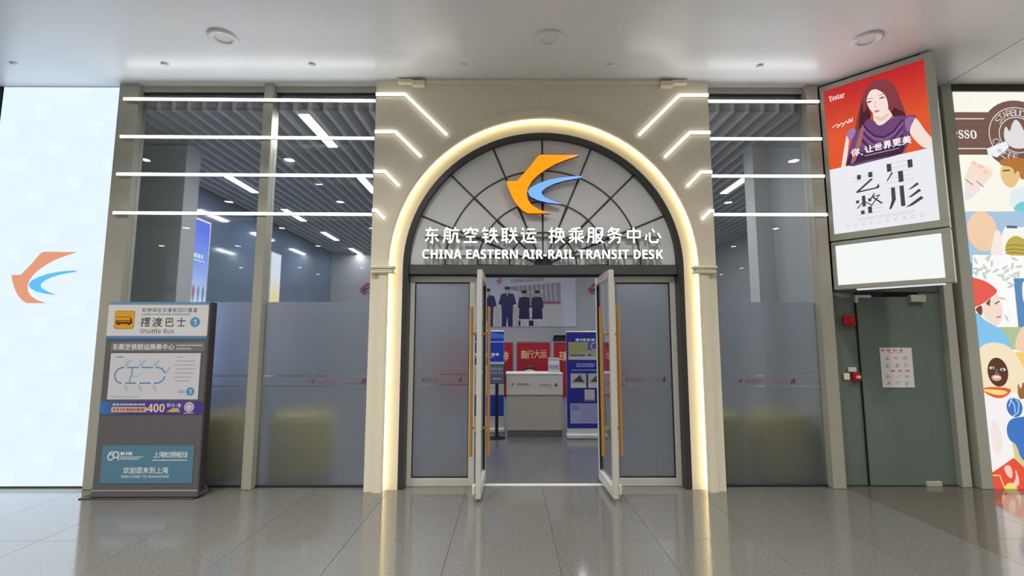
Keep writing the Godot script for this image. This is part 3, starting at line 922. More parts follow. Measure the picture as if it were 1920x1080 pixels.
func make_kiosk():
	var t := thing("bus_information_kiosk", "grey metal shuttle bus information board standing before the window", "kiosk", Vector3(-3.62, 0, 0.37))
	var hw := 0.525
	block("body", Vector3(-hw, 0.06, -0.1), Vector3(hw, 1.955, 0), M.kiosk_steel, t, 0.008)
	block("side_trim", Vector3(hw - 0.004, 0.06, -0.102), Vector3(hw + 0.012, 1.955, -0.006), M.kiosk_side, t, 0.004)
	block("base", Vector3(-hw - 0.005, 0.012, -0.16), Vector3(hw + 0.005, 0.085, 0.012), M.kiosk_steel, t, 0.01)
	block("floor_plate", Vector3(-hw - 0.1, 0.0, -0.28), Vector3(hw - 0.02, 0.012, 0.03), M.kiosk_side, t, 0.003)
	var ink := srgb(62, 62, 66)
	var white := srgb(214, 212, 214)
	# header
	var p := Pic.new(1040, 380, white)
	p.rect(0, 0, 1040, 26, srgb(108, 150, 186))
	p.rect(0, 350, 1040, 30, srgb(88, 130, 184))
	p.round_rect(70, 88, 206, 190, 18, srgb(120, 96, 60))
	p.round_rect(74, 92, 198, 182, 16, srgb(222, 160, 42))
	p.rect(90, 150, 150, 6, srgb(84, 56, 30))
	p.round_rect(84, 186, 172, 40, 14, srgb(84, 50, 34))
	for i in 5:
		p.rect(98 + i * 28, 194, 20, 12, srgb(222, 160, 42))
	p.disc(116, 226, 13, srgb(70, 40, 30))
	p.disc(222, 226, 13, srgb(70, 40, 30))
	p.disc(240, 176, 10, srgb(84, 50, 34))
	han(p, "虹桥综合交通枢纽", 350, 58, 44, 46, 52, 11, srgb(96, 96, 98))
	write(p, "B1", font_regular, 768, 60, 44, 42, srgb(96, 96, 98))
	han(p, "通道", 822, 58, 44, 46, 52, 11, srgb(96, 96, 98))
	dashes(p, 350, 120, 500, 12, srgb(130, 130, 134), 21)
	han(p, "摆渡巴士", 342, 158, 98, 98, 124, 10, ink)
	write(p, "Shuttle Bus", font_regular, 344, 274, 350, 50, ink)
	p.disc(906, 206, 52, srgb(84, 150, 200))
	write(p, "1", font_bold, 890, 176, 28, 60, white)
	print_mat("kiosk_header_print", p)
	face("header_panel", Vector3(-0.515, 1.575, 0.004), 1.03, 0.375, M.kiosk_header_print, t)
	# title strip
	p = Pic.new(1000, 96, srgb(122, 118, 122))
	han(p, "东航空铁联运换乘中心", 20, 16, 60, 62, 66, 13, srgb(212, 212, 212))
	dashes(p, 700, 26, 270, 12, srgb(205, 205, 205), 22)
	dashes(p, 700, 60, 150, 12, srgb(205, 205, 205), 23)
	print_mat("kiosk_title_print", p)
	face("title_strip", Vector3(-0.46, 1.445, 0.004), 0.96, 0.095, M.kiosk_title_print, t)
	# route map
	p = Pic.new(1000, 510, srgb(206, 206, 212))
	var route := srgb(96, 134, 186)
	var loop := PackedVector2Array()
	for i in 24:
		var a := PI / 2 + PI * i / 23.0
		loop.append(Vector2(150 + cos(a) * 86, 246 - sin(a) * 86))
	for i in 24:
		var a := -PI / 2 + PI * i / 23.0
		loop.append(Vector2(530 + cos(a) * 86, 246 - sin(a) * 86))
	p.stroke(loop, 15, route, true)
	p.stroke(p.pts([250, 168, 250, 245, 235, 270, 235, 330]), 13, srgb(110, 140, 186))
	p.stroke(p.pts([235, 258, 320, 258, 360, 220]), 7, srgb(150, 170, 200))
	for i in 3:
		p.disc(165 + i * 160, 332, 15, srgb(214, 220, 230))
		p.disc(175 + i * 160, 160, 12, srgb(214, 220, 230))
		for k in 2:
			p.stroke(p.pts([165 + i * 160 + k * 26, 148 - k * 8, 200 + i * 160 + k * 26, 92 - k * 8]), 9, srgb(150, 150, 196))
			p.stroke(p.pts([170 + i * 158 + k * 20, 352, 205 + i * 158 + k * 20, 420]), 8, srgb(164, 162, 200))
		p.ring(190 + i * 160, 96, 26, 6, srgb(170, 176, 204))
	p.stroke(p.pts([616, 232, 668, 160]), 12, srgb(140, 160, 196))
	p.disc(612, 240, 14, srgb(206, 222, 234))
	dashes(p, 66, 36, 80, 14, srgb(120, 120, 124), 24)
	for i in 7:
		dashes(p, 742 - (i % 3) * 12, 40 + i * 44, [80, 210, 220, 210, 200, 190, 150][i], 9, srgb(140, 142, 146), 30 + i)
	dashes(p, 50, 478, 300, 8, srgb(150, 150, 154), 41)
	dashes(p, 780, 410, 70, 30, srgb(130, 160, 196), 42)
	p.disc(912, 424, 46, srgb(90, 146, 192))
	write(p, "1", font_bold, 899, 398, 24, 52, srgb(220, 224, 230))
	print_mat("kiosk_map_print", p)
	face("route_map", Vector3(-0.45, 0.965, 0.004), 0.915, 0.465, M.kiosk_map_print, t)
	# points banner
	p = Pic.new(1040, 126, srgb(76, 62, 150))
	for x in 300:
		p.rect(x, 0, 1, 126, srgb(66, 124, 186).lerp(srgb(76, 62, 150), x / 300.0))
	dashes(p, 130, 20, 330, 20, srgb(190, 196, 226), 43)
	p.round_rect(120, 54, 360, 52, 10, srgb(214, 178, 132))
	dashes(p, 140, 66, 320, 28, srgb(150, 110, 90), 44)
	write(p, "400", font_bold, 484, 22, 176, 84, srgb(236, 204, 160))
	han(p, "积分", 680, 18, 40, 40, 46, 12, srgb(214, 206, 226))
	write(p, "/", font_bold, 776, 20, 14, 36, srgb(214, 206, 226))
	dashes(p, 796, 20, 36, 36, srgb(214, 206, 226), 45)
	p.shape([680, 106, 740, 66, 800, 66, 820, 106], srgb(216, 170, 90))
	p.disc(908, 56, 50, srgb(206, 198, 214))
	p.ring(908, 56, 32, 8, srgb(150, 130, 160))
	p.rect(858, 112, 100, 8, srgb(206, 198, 214))
	print_mat("kiosk_points_print", p)
	face("points_banner", Vector3(-0.515, 0.82, 0.0055), 1.03, 0.125, M.kiosk_points_print, t)
	# welcome panel
	p = Pic.new(1000, 400, srgb(88, 130, 152))
	var pale := srgb(208, 216, 218)
	p.ring(96, 124, 30, 15, pale)
	p.stroke(p.pts([70, 112, 84, 76, 116, 66]), 14, pale)
	p.ring(152, 100, 30, 15, pale)
	p.stroke(p.pts([182, 100, 182, 152]), 14, pale)
	dashes(p, 200, 70, 140, 34, pale, 46)
	dashes(p, 200, 118, 250, 10, pale, 47)
	dashes(p, 200, 136, 210, 14, pale, 48)
	han(p, "上海虹桥枢纽", 560, 66, 60, 66, 62, 13, pale)
	p.rect(552, 152, 380, 10, pale)
	han(p, "欢迎您来到上海", 248, 232, 64, 66, 70, 13, pale)
	write(p, "WELCOME TO SHANGHAI", font_bold, 226, 316, 520, 26, pale)
	print_mat("kiosk_welcome_print", p)
	face("welcome_panel", Vector3(-0.45, 0.148, 0.004), 0.915, 0.366, M.kiosk_welcome_print, t)

func make_tilted_advert():
	# the advert box hangs from the ceiling and turns 47 degrees out of the facade
	var turn := -atan2(0.74, 0.69)
	# front face: local x runs from the post towards the hall
	var t := thing("tilted_advert", "angled hanging light box advert with a woman in purple on red", "advert", Vector3(3.585, 0, 0.08), turn)
	block("upper_case", Vector3(0, 2.66, -0.14), Vector3(1.0, 4.47, -0.012), M.sign_frame, t, 0.004)
	for e in [[0.0, 1.0, 4.412, 4.47], [0.0, 1.0, 2.66, 2.735], [0.0, 0.045, 2.735, 4.412], [0.93, 1.0, 2.735, 4.412]]:
		block("upper_frame", Vector3(e[0], e[2], -0.02), Vector3(e[1], e[3], 0.0), M.sign_frame, t, 0.003)
	block("lower_case", Vector3(0.005, 2.115, -0.14), Vector3(1.0, 2.645, -0.012), M.sign_frame, t, 0.004)
	for e in [[0.005, 1.0, 2.602, 2.645], [0.005, 1.0, 2.115, 2.164], [0.005, 0.046, 2.164, 2.602], [0.93, 1.0, 2.164, 2.602]]:
		block("lower_frame", Vector3(e[0], e[2], -0.02), Vector3(e[1], e[3], 0.0), M.sign_frame, t, 0.003)
	block("hanger", Vector3(0.1, 4.46, -0.12), Vector3(0.9, 4.5, -0.04), M.gasket, t)
	# poster, 885 mm by 1677 mm
	var W := 885
	var H := 1677
	var p := Pic.new(W, H, srgb(238, 240, 246))
	var red_h := 935
	for y in red_h:
		var f: float = float(y) / red_h
		p.rect(0, y, W, 1, srgb(190, 34, 40).lerp(srgb(228, 88, 44), clampf(f * 1.7, 0, 1)))
	p.rect(0, red_h, W, H - red_h, srgb(238, 240, 246))
	p.blob([438, 65, 515, 64, 589, 111, 642, 201, 678, 385, 707, 525, 691, 551, 596, 517, 562, 420, 388, 411, 366, 457, 333, 607, 279, 778, 232, 913, 154, 932, 163, 880, 219, 693, 268, 531, 321, 305, 356, 182, 392, 121], srgb(132, 58, 66))
	p.blob([560, 314, 603, 409, 704, 510, 700, 554, 605, 521, 569, 475], srgb(76, 30, 42))
	p.blob([333, 282, 369, 227, 388, 330, 427, 451, 373, 486, 336, 554, 291, 593], srgb(76, 30, 42))
	p.shape([182, 585, 203, 647, 176, 816, 149, 937, 110, 936, 134, 817], srgb(250, 228, 220))
	p.blob([736, 586, 784, 584, 841, 748, 901, 866, 900, 940, 823, 935, 757, 827, 713, 718], srgb(250, 228, 220))
	p.shape([433, 373, 572, 424, 597, 501, 511, 586, 475, 590, 435, 501], srgb(250, 228, 220))
	p.blob([448, 448, 507, 495, 565, 454, 576, 478, 504, 542, 451, 486], srgb(238, 200, 188))
	p.blob([339, 515, 380, 461, 433, 487, 478, 596, 596, 511, 702, 538, 790, 558, 763, 608, 717, 707, 733, 775, 676, 897, 645, 939, 342, 944, 158, 960, 191, 752, 257, 610], srgb(112, 70, 120))
	p.blob([191, 540, 258, 517, 276, 575, 215, 671, 189, 615], srgb(158, 126, 180))
	p.blob([691, 555, 780, 570, 741, 651, 707, 729, 692, 673], srgb(150, 106, 160))
	p.stroke(p.pts([344, 517, 376, 594, 433, 673, 512, 711, 595, 673, 675, 577]), 16, srgb(66, 34, 76))
	p.stroke(p.pts([338, 547, 374, 626, 431, 704, 510, 742, 593, 703, 673, 608]), 9, srgb(156, 116, 166))
	p.stroke(p.pts([331, 593, 371, 673, 428, 751, 507, 788, 590, 749, 669, 653]), 14, srgb(70, 36, 80))
	p.stroke(p.pts([324, 631, 368, 712, 426, 789, 505, 826, 587, 787, 667, 690]), 8, srgb(150, 108, 160))
	p.stroke(p.pts([316, 682, 365, 764, 422, 841, 501, 877, 583, 837, 663, 740]), 16, srgb(62, 32, 70))
	p.stroke(p.pts([309, 727, 362, 810, 419, 886, 498, 922, 580, 881, 660, 784]), 8, srgb(140, 98, 150))
	p.shape([195, 808, 443, 828, 681, 835, 645, 932, 344, 918, 160, 934], srgb(64, 34, 66))
	p.blob([386, 248, 410, 169, 458, 151, 523, 187, 562, 275, 573, 385, 552, 459, 499, 495, 448, 448, 410, 367, 390, 297], srgb(250, 228, 220))
	p.blob([454, 139, 522, 119, 576, 215, 607, 358, 609, 464, 567, 422, 567, 317, 536, 218], srgb(132, 58, 66))
	p.blob([457, 133, 453, 71, 385, 139, 353, 221, 347, 396, 381, 354, 386, 248, 414, 177], srgb(132, 58, 66))
	p.blob([301, 597, 340, 502, 347, 558, 309, 721, 256, 879, 221, 923, 193, 929, 247, 769], srgb(176, 104, 104))
	p.stroke(p.pts([388, 281, 408, 276, 430, 283]), 9, srgb(96, 60, 56))
	p.disc(409, 284, 8, srgb(64, 40, 40), 9)
	p.stroke(p.pts([386, 248, 414, 242, 441, 255]), 7, srgb(176, 130, 120))
	p.stroke(p.pts([501, 276, 520, 271, 542, 278]), 9, srgb(96, 60, 56))
	p.disc(522, 278, 7, srgb(64, 40, 40), 9)
	p.stroke(p.pts([499, 243, 526, 237, 552, 250]), 7, srgb(176, 130, 120))
	p.stroke(p.pts([464, 291, 453, 347, 470, 367]), 6, srgb(232, 190, 178))
	p.blob([441, 400, 465, 393, 478, 400, 497, 399, 483, 421, 460, 423], srgb(212, 122, 122))
	# lettering
	var wh := srgb(255, 250, 248)
	write(p, "Yestar", font_serif, 44, 82, 152, 62, wh)
	p.stroke(p.pts([58, 452, 100, 432, 130, 452, 100, 470, 150, 430, 168, 450, 150, 474, 190, 424, 205, 446, 222, 410, 236, 448, 250, 406]), 8, wh)
	p.stroke(p.pts([200, 452, 250, 436]), 6, wh)
	han(p, "你", 214, 760, 74, 84, 80, 15, wh)
	p.rect(300, 834, 16, 16, wh)
	han(p, "让世界更美", 335, 758, 74, 84, 80, 15, wh)
	dashes(p, 330, 862, 300, 8, srgb(225, 210, 225), 61)
	# big logotype: thick uprights, hairline horizontals
	var k := srgb(66, 68, 72)
	var hl := srgb(190, 192, 196)
	for e in [[205, 1085, 200], [205, 1130, 190], [500, 1010, 200], [510, 1058, 180], [500, 1110, 200], [510, 1165, 200], [490, 1212, 230], [220, 1340, 120], [205, 1422, 230], [330, 1456, 120], [205, 1500, 230], [490, 1268, 150], [480, 1340, 160]]:
		p.rect(e[0], e[1], e[2], 4, hl)
	p.rect(248, 1062, 34, 52, k)
	p.rect(348, 1056, 36, 56, k)
	p.stroke(p.pts([372, 1138, 240, 1246]), 20, k)
	p.stroke(p.pts([236, 1250, 300, 1246, 420, 1240]), 16, k)
	p.shape([400, 1240, 432, 1196, 436, 1240], k)
	p.rect(510, 1010, 38, 84, k)
	p.rect(682, 1010, 38, 84, k)
	p.rect(598, 1110, 40, 116, k)
	p.shape([548, 1100, 556, 1118, 504, 1196, 498, 1190], k)
	p.rect(276, 1300, 30, 118, k)
	p.rect(222, 1340, 26, 34, k)
	p.rect(330, 1340, 26, 34, k)
	p.stroke(p.pts([282, 1370, 232, 1426]), 10, k)
	p.stroke(p.pts([300, 1370, 350, 1410]), 10, k)
	p.stroke(p.pts([386, 1296, 352, 1352]), 12, k)
	p.stroke(p.pts([372, 1328, 430, 1322, 352, 1424]), 10, k)
	p.stroke(p.pts([376, 1340, 444, 1414]), 15, k)
	p.rect(322, 1430, 34, 70, k)
	p.rect(258, 1460, 32, 40, k)
	p.shape([530, 1270, 562, 1270, 562, 1400, 520, 1490, 500, 1496, 528, 1400], k)
	p.rect(600, 1266, 34, 216, k)
	p.shape([740, 1262, 756, 1284, 690, 1320, 668, 1322], k)
	p.shape([752, 1330, 768, 1354, 690, 1402, 660, 1404], k)
	p.shape([762, 1408, 782, 1432, 690, 1490, 630, 1504], k)
	for i in 2:
		dashes(p, 230, 1540 + i * 18, 470, 8, srgb(206, 208, 216), 64 + i)
	for i in 10:
		dashes(p, 110 + i * 70, 1590, 34, 10, srgb(200, 202, 210), 70 + i)
		dashes(p, 110 + i * 70, 1612, 34, 10, srgb(206, 208, 214), 90 + i)
	screen_mat("advert_print", p, 0.82)
	face("poster", Vector3(0.045, 2.735, -0.008), 0.885, 1.677, M.advert_print, t)
	var bp := Pic.new(8, 8, srgb(244, 248, 246))
	screen_mat("blank_panel", bp, 0.85)
	face("blank_light_panel", Vector3(0.046, 2.164, -0.008), 0.884, 0.438, M.blank_panel, t)
	glow("under_panel", srgb(226, 224, 240), 0.7)
	put("under_panel", bevel_box(Vector3(0.72, 0.01, 0.09), 0.002), M.under_panel, t, Vector3(0.56, 2.109, -0.09))
	area_light("advert_light", t.transform * Vector3(0.49, 3.2, 0.03), 0.86, 2.0, Color(1.0, 0.85, 0.78), 0.35, Vector3(0, PI + turn, 0))

func make_side_door():
	var d := thing("door_2", "narrow green tinted glass door with emergency notice under the advert", "door", Vector3.ZERO, 0, "", "structure")
	block("post", Vector3(4.835, 0, -0.06), Vector3(4.94, CEIL, 0.05), M.sign_frame, d, 0.005)
	block("post", Vector3(4.985, 0, -0.06), Vector3(5.105, CEIL, 0.11), M.sign_frame, d, 0.005)
	block("post_gap", Vector3(4.94, 0, -0.06), Vector3(4.985, CEIL, 0.0), M.gasket, d)
	block("head", Vector3(3.56, 2.10, -0.06), Vector3(4.835, 2.17, 0.0), M.transom_grey, d)
	block("over_panel", Vector3(3.56, 2.17, -0.06), Vector3(4.835, CEIL, -0.02), M.dark_frame, d)
	block("fixed_pane", Vector3(3.625, 0.01, -0.03), Vector3(3.87, 2.1, -0.018), M.green_glass, d, 0.001)
	block("fixed_pane", Vector3(4.605, 0.01, -0.03), Vector3(4.83, 2.1, -0.018), M.green_glass, d, 0.001)
	block("door_pane", Vector3(3.88, 0.012, -0.014), Vector3(4.597, 2.045, 0.0), M.green_glass, d, 0.002)
	block("patch_fitting", Vector3(3.868, 2.035, -0.02), Vector3(4.05, 2.065, 0.012), M.aluminium, d)
	block("patch_fitting", Vector3(3.868, 1.98, -0.02), Vector3(3.90, 2.035, 0.012), M.aluminium, d)
	block("door_closer", Vector3(4.47, 1.985, -0.01), Vector3(4.64, 2.065, 0.04), M.sign_frame, d)
	block("floor_fitting", Vector3(4.48, 0.0, -0.02), Vector3(4.65, 0.05, 0.014), M.sign_frame, d)
	block("door_edge", Vector3(3.872, 0.012, -0.02), Vector3(3.88, 2.035, 0.006), M.gasket, d, 0.001)
	block("bottom_seal", Vector3(3.56, 0, -0.04), Vector3(4.835, 0.01, 0.004), M.gasket, d)
	var a := thing("fire_alarm", "small red alarm box on the green glass beside the advert post", "alarm", Vector3(3.775, 1.78, -0.012))
	put("body", bevel_box(Vector3(0.13, 0.12, 0.05), 0.01), M.red_box, a, Vector3(0, 0, 0.025))
	put("lens", lathe([Vector2(0.0, 0.014), Vector2(0.03, 0.01), Vector2(0.036, 0.0)], 20), M.red_box, a, Vector3(0.01, 0, 0.05), Vector3(PI / 2, 0, 0))
	var b := thing("call_point", "red emergency release button with white label plate below the alarm box", "call point", Vector3(3.79, 1.16, -0.012))
	put("body", bevel_box(Vector3(0.085, 0.09, 0.045), 0.006), M.red_box, b, Vector3(0.02, 0, 0.022))
	put("white_plate", bevel_box(Vector3(0.09, 0.05, 0.015), 0.002), M.white_panel, b, Vector3(-0.01, 0.08, 0.01))
	put("button", bevel_box(Vector3(0.05, 0.03, 0.01), 0.003), M.white_panel, b, Vector3(0.03, 0.0, 0.048))
	put("side_plate", bevel_box(Vector3(0.065, 0.07, 0.012), 0.002), M.cream, b, Vector3(-0.075, 0.005, 0.01))
	var p := Pic.new(360, 440, srgb(226, 222, 222))
	for i in 4:
		dashes(p, 16 + i * 70, 16, 34, 24, srgb(200, 70, 80), 110 + i)
		if i < 3:
			dashes(p, 110 + i * 80, 246, 40, 22, srgb(200, 80, 90), 120 + i)
	dashes(p, 90, 50, 170, 8, srgb(216, 120, 126), 118)
	for r in [[100, 40], [170, 50], [300, 40], [370, 46]]:
		for c in 3:
			var r2 := RandomNumberGenerator.new()
			r2.seed = r[0] + c
			for j in 5:
				p.stroke(PackedVector2Array([Vector2(40 + c * 105 + r2.randf() * 60, r[0] + r2.randf() * r[1]), Vector2(40 + c * 105 + r2.randf() * 60, r[0] + r2.randf() * r[1])]), 5, srgb(130, 130, 140))
	print_mat("notice_print", p)
	var n := thing("notice_sheet", "white paper notice with red headings taped to the green door", "notice", Vector3(4.277, 1.262, 0.0025))
	put("paper", bevel_box(Vector3(0.355, 0.435, 0.002), 0.0), M.white_panel, n)
	put("printed_face", sheet(0.353, 0.433), M.notice_print, n, Vector3(0, 0, 0.0015))
	tag(n, "white paper notice with red headings taped to the green door", "notice")

func badge(p: Pic, bx: float, by: float, line: Color):
	p.ring(bx, by, 152, 5, line)
	p.ring(bx, by, 98, 5, line)
	var word := "STARBUCKS"
	for i in word.length():
		write(p, word[i], font_regular, bx - 13, by - 143, 26, 38, line, -0.86 + 0.197 * i, Vector2(bx, by))
	word = "COFFEE AND TEA"
	for i in word.length():
		if word[i] != " ":
			write(p, word[i], font_regular, bx - 12, by + 106, 24, 36, line, 1.3 - 0.22 * i, Vector2(bx, by))
	p.blob([bx - 80, by + 20, bx - 60, by - 60, bx - 40, by - 10, bx - 25, by - 60, bx, by - 92, bx + 25, by - 60, bx + 40, by - 10, bx + 60, by - 60, bx + 80, by + 20, bx + 50, by + 66, bx, by + 80, bx - 50, by + 66], srgb(226, 224, 226))

func make_wall_mural():
	var W := 1400
	var H := 2048
	# 3.0 m wide, 4.4 m high; local x = 0 at the left edge
	var p := Pic.new(W, H, srgb(250, 249, 236))
	var brown := srgb(118, 88, 78)
	var line := srgb(228, 222, 218)
	# brown sign band and round badge
	p.rect(0, 114, 1400, 236, brown)
	p.rect(0, 148, 1400, 6, line)
	p.rect(0, 313, 1400, 6, line)
	var bx := 326.0
	var by := 240.0
	p.disc(bx, by, 192, brown)
	badge(p, bx, by, line)
	write(p, "esso", font_serif, -28, 214, 134, 48, srgb(240, 238, 236))
	p.blob([21, 466, 49, 408, 87, 390, 113, 408, 148, 415, 177, 444, 147, 487, 108, 517, 70, 545, 12, 560], srgb(250, 226, 210))
	p.disc(75, 397, 16, srgb(246, 206, 192), 12)
	p.disc(109, 415, 16, srgb(246, 206, 192), 12)
	p.disc(131, 444, 15, srgb(246, 206, 192), 12)
	p.blob([0, 610, 9, 517, 63, 545, 108, 524, 60, 574], srgb(240, 228, 230))
	p.stroke(p.pts([20, 484, 56, 513]), 6, srgb(150, 150, 190))
	p.stroke(p.pts([79, 495, 111, 524]), 6, srgb(150, 150, 190))
	p.shape([152, 316, 256, 276, 274, 305, 203, 364, 155, 349], srgb(238, 244, 248))
	p.disc(220, 327, 11, srgb(196, 206, 212), 11)
	p.blob([239, 552, 328, 516, 425, 537, 410, 659, 248, 656], srgb(226, 240, 244))
	p.blob([248, 659, 274, 617, 318, 599, 415, 617, 410, 659], srgb(124, 206, 208))
	p.blob([213, 408, 284, 408, 308, 444, 311, 480, 269, 534, 235, 524, 208, 480], srgb(236, 198, 140))
	p.blob([209, 408, 216, 379, 253, 367, 374, 367, 392, 451, 331, 487, 311, 480, 310, 436, 294, 444, 285, 462, 281, 416], srgb(184, 120, 60))
	p.stroke(p.pts([227, 438, 259, 434]), 8, srgb(110, 80, 50))
	p.shape([-5, 657, 1329, 654, 1270, 1017, -43, 1017], srgb(172, 200, 224))
	p.disc(81, 762, 79, srgb(246, 208, 174), 106)
	p.blob([148, 748, 182, 770, 179, 893, 103, 893, 125, 828], srgb(250, 236, 226))
	p.shape([181, 777, 200, 740, 564, 740, 544, 893, 168, 893], srgb(250, 246, 240))
	p.shape([212, 732, 266, 734, 265, 747, 210, 745], srgb(92, 96, 140))
	p.blob([181, 896, 199, 813, 253, 780, 298, 806, 366, 813, 370, 896], srgb(194, 176, 84))
	p.stroke(p.pts([196, 839, 240, 833, 304, 841]), 5, srgb(150, 132, 60))
	p.stroke(p.pts([193, 860, 238, 855, 301, 863]), 5, srgb(150, 132, 60))
	p.stroke(p.pts([191, 879, 235, 873, 300, 882]), 5, srgb(150, 132, 60))
	p.shape([-24, 929, 16, 929, 7, 1009, -32, 1009], srgb(96, 142, 190))
	p.shape([15, 886, 544, 894, 529, 1008, 216, 1008, 212, 1258, 112, 1258, 26, 1009, 3, 1001], srgb(252, 252, 250))
	p.disc(74, 952, 20, srgb(200, 212, 200), 6, 1.1)
	p.disc(143, 1112, 20, srgb(200, 212, 200), 6, 0.2)
	p.disc(17, 981, 20, srgb(200, 212, 200), 6, 0.8)
	p.disc(68, 997, 20, srgb(200, 212, 200), 6, 1.4)
	p.disc(217, 945, 20, srgb(200, 212, 200), 6, 1.9)
	p.disc(52, 961, 20, srgb(200, 212, 200), 6, 2.6)
	p.disc(119, 1151, 20, srgb(200, 212, 200), 6, 2.0)
	p.disc(30, 973, 20, srgb(200, 212, 200), 6, 1.8)
	p.disc(95, 900, 20, srgb(200, 212, 200), 6, 2.6)
	p.disc(128, 969, 20, srgb(200, 212, 200), 6, 2.6)
	p.disc(157, 1212, 20, srgb(200, 212, 200), 6, 1.2)
	p.disc(196, 1050, 20, srgb(200, 212, 200), 6, 2.8)
	p.disc(231, 907, 20, srgb(200, 212, 200), 6, 0.4)
	p.disc(64, 994, 20, srgb(200, 212, 200), 6, 1.3)
	p.disc(161, 1001, 20, srgb(200, 212, 200), 6, 1.5)
	p.disc(111, 932, 20, srgb(200, 212, 200), 6, 1.8)
	p.disc(127, 1207, 20, srgb(200, 212, 200), 6, 2.0)
	p.disc(235, 983, 20, srgb(200, 212, 200), 6, 3.0)
	p.disc(177, 953, 20, srgb(200, 212, 200), 6, 2.6)
	p.disc(243, 988, 20, srgb(200, 212, 200), 6, 1.7)
	p.disc(185, 970, 20, srgb(200, 212, 200), 6, 2.5)
	p.disc(149, 995, 20, srgb(200, 212, 200), 6, 0.2)
	p.disc(215, 997, 20, srgb(200, 212, 200), 6, 0.3)
	p.disc(198, 1038, 20, srgb(200, 212, 200), 6, 0.5)
	p.disc(84, 974, 20, srgb(200, 212, 200), 6, 2.6)
	p.disc(27, 959, 20, srgb(200, 212, 200), 6, 0.1)
	p.disc(182, 1011, 20, srgb(200, 212, 200), 6, 2.6)
	p.disc(251, 948, 20, srgb(200, 212, 200), 6, 3.0)
	p.disc(96, 905, 20, srgb(200, 212, 200), 6, 1.8)
	p.disc(28, 917, 20, srgb(200, 212, 200), 6, 1.2)
	p.shape([216, 1008, 529, 1008, 497, 1258, 212, 1258], srgb(96, 142, 190))
	p.blob([253, 1030, 284, 1016, 385, 1015, 364, 1186, 251, 1172], srgb(250, 244, 236))
	p.shape([109, 1258, 216, 1258, 283, 1258, 185, 1371, 128, 1371], srgb(176, 200, 152))
	p.blob([176, 1389, 192, 1312, 247, 1235, 400, 1235, 381, 1389], srgb(248, 208, 182))
	p.shape([176, 1385, 480, 1385, 454, 1587, 153, 1587], srgb(246, 208, 120))
	p.blob([-32, 1214, 4, 1176, 45, 1228, 92, 1249, 132, 1277, 164, 1333, 155, 1382, -50, 1389], srgb(136, 198, 238))
	p.blob([36, 1144, 84, 1130, 102, 1101, 129, 1083, 135, 1137, 144, 1172, 117, 1253, 71, 1246, 34, 1200], srgb(244, 224, 208))
	p.blob([-2, 1165, 40, 1140, 31, 1207, 7, 1182], srgb(126, 74, 66))
	p.shape([56, 1137, 86, 1110, 75, 1152], srgb(126, 74, 66))
	p.blob([-32, 1009, 3, 1003, 67, 1021, 107, 1050, 130, 1077, 78, 1115, 36, 1144, -27, 1165], srgb(232, 96, 84))
	p.stroke(p.pts([105, 1140, 127, 1128]), 6, srgb(110, 70, 60))
	p.stroke(p.pts([107, 1208, 126, 1206]), 7, srgb(206, 120, 110))
	p.blob([-17, 1375, 40, 1336, 108, 1336, 159, 1360, 195, 1412, 221, 1478, 212, 1551, 178, 1588, 103, 1588, -32, 1580], srgb(246, 230, 196))
	p.disc(81, 1484, 52, srgb(92, 60, 46), 72)
	p.disc(53, 1463, 13, srgb(236, 230, 228), 7)
	p.disc(108, 1471, 14, srgb(236, 230, 228), 7)
	p.disc(55, 1464, 5, srgb(60, 60, 80), 5)
	p.disc(106, 1472, 6, srgb(60, 60, 80), 5)
	p.stroke(p.pts([78, 1471, 69, 1489, 85, 1492]), 6, srgb(120, 120, 150))
	p.disc(71, 1512, 26, srgb(222, 160, 150), 16)
	p.disc(72, 1509, 18, srgb(244, 236, 230), 6)
	p.shape([-32, 1580, 148, 1580, 119, 1646, 119, 1911, 1, 1967, -73, 1967], srgb(248, 242, 244))
	p.blob([11, 1740, 44, 1711, 71, 1797, 55, 1883, 17, 1890], srgb(244, 232, 226))
	p.blob([-7, 1556, 132, 1560, 140, 1584, 77, 1621, 1, 1589], srgb(228, 96, 56))
	p.blob([-4, 1565, 138, 1577, 82, 1604, -1, 1579], srgb(248, 220, 130))
	p.shape([119, 1911, 108, 1740, 309, 1740, 279, 1981, 163, 1967], srgb(222, 206, 140))
	p.blob([176, 1526, 188, 1577, 204, 1521, 216, 1580, 204, 1617, 168, 1616], srgb(160, 106, 60))
	p.blob([90, 1769, 110, 1718, 164, 1702, 284, 1700, 256, 1932, 153, 1925, 134, 1833, 102, 1820], srgb(68, 122, 198))
	p.disc(146, 1657, 40, srgb(68, 122, 198), 48)
	p.stroke(p.pts([128, 1624, 141, 1610, 158, 1613, 170, 1639, 161, 1682, 135, 1700]), 5, srgb(200, 214, 236))
	p.stroke(p.pts([118, 1653, 132, 1624, 147, 1646, 146, 1682]), 5, srgb(200, 214, 236))
	p.shape([-1, 1971, 63, 1932, 113, 1901, 165, 1953, 503, 1968, 490, 2059, -24, 2058], srgb(234, 84, 62))
	p.blob([55, 1942, 97, 1932, 100, 2002, 72, 1992], srgb(250, 206, 192))
	p.blob([114, 1942, 132, 2010, 118, 2041, 90, 2027, 115, 2002], srgb(250, 206, 192))
	p.disc(83, 2051, 31, srgb(240, 226, 120), 31)
	p.stroke(p.pts([2, 1985, 35, 1985, 51, 2041]), 7, srgb(248, 200, 110))
	# the picture goes on beyond the frame: the same crowd again, turned round
	var crowd := p.im.get_region(Rect2i(0, 440, 440, 1608))
	p.im.blit_rect(crowd, Rect2i(0, 0, 440, 1608), Vector2i(880, 440))
	crowd.flip_x()
	p.im.blit_rect(crowd, Rect2i(0, 0, 440, 1608), Vector2i(440, 440))
	screen_mat("mural_print", p, 0.84)
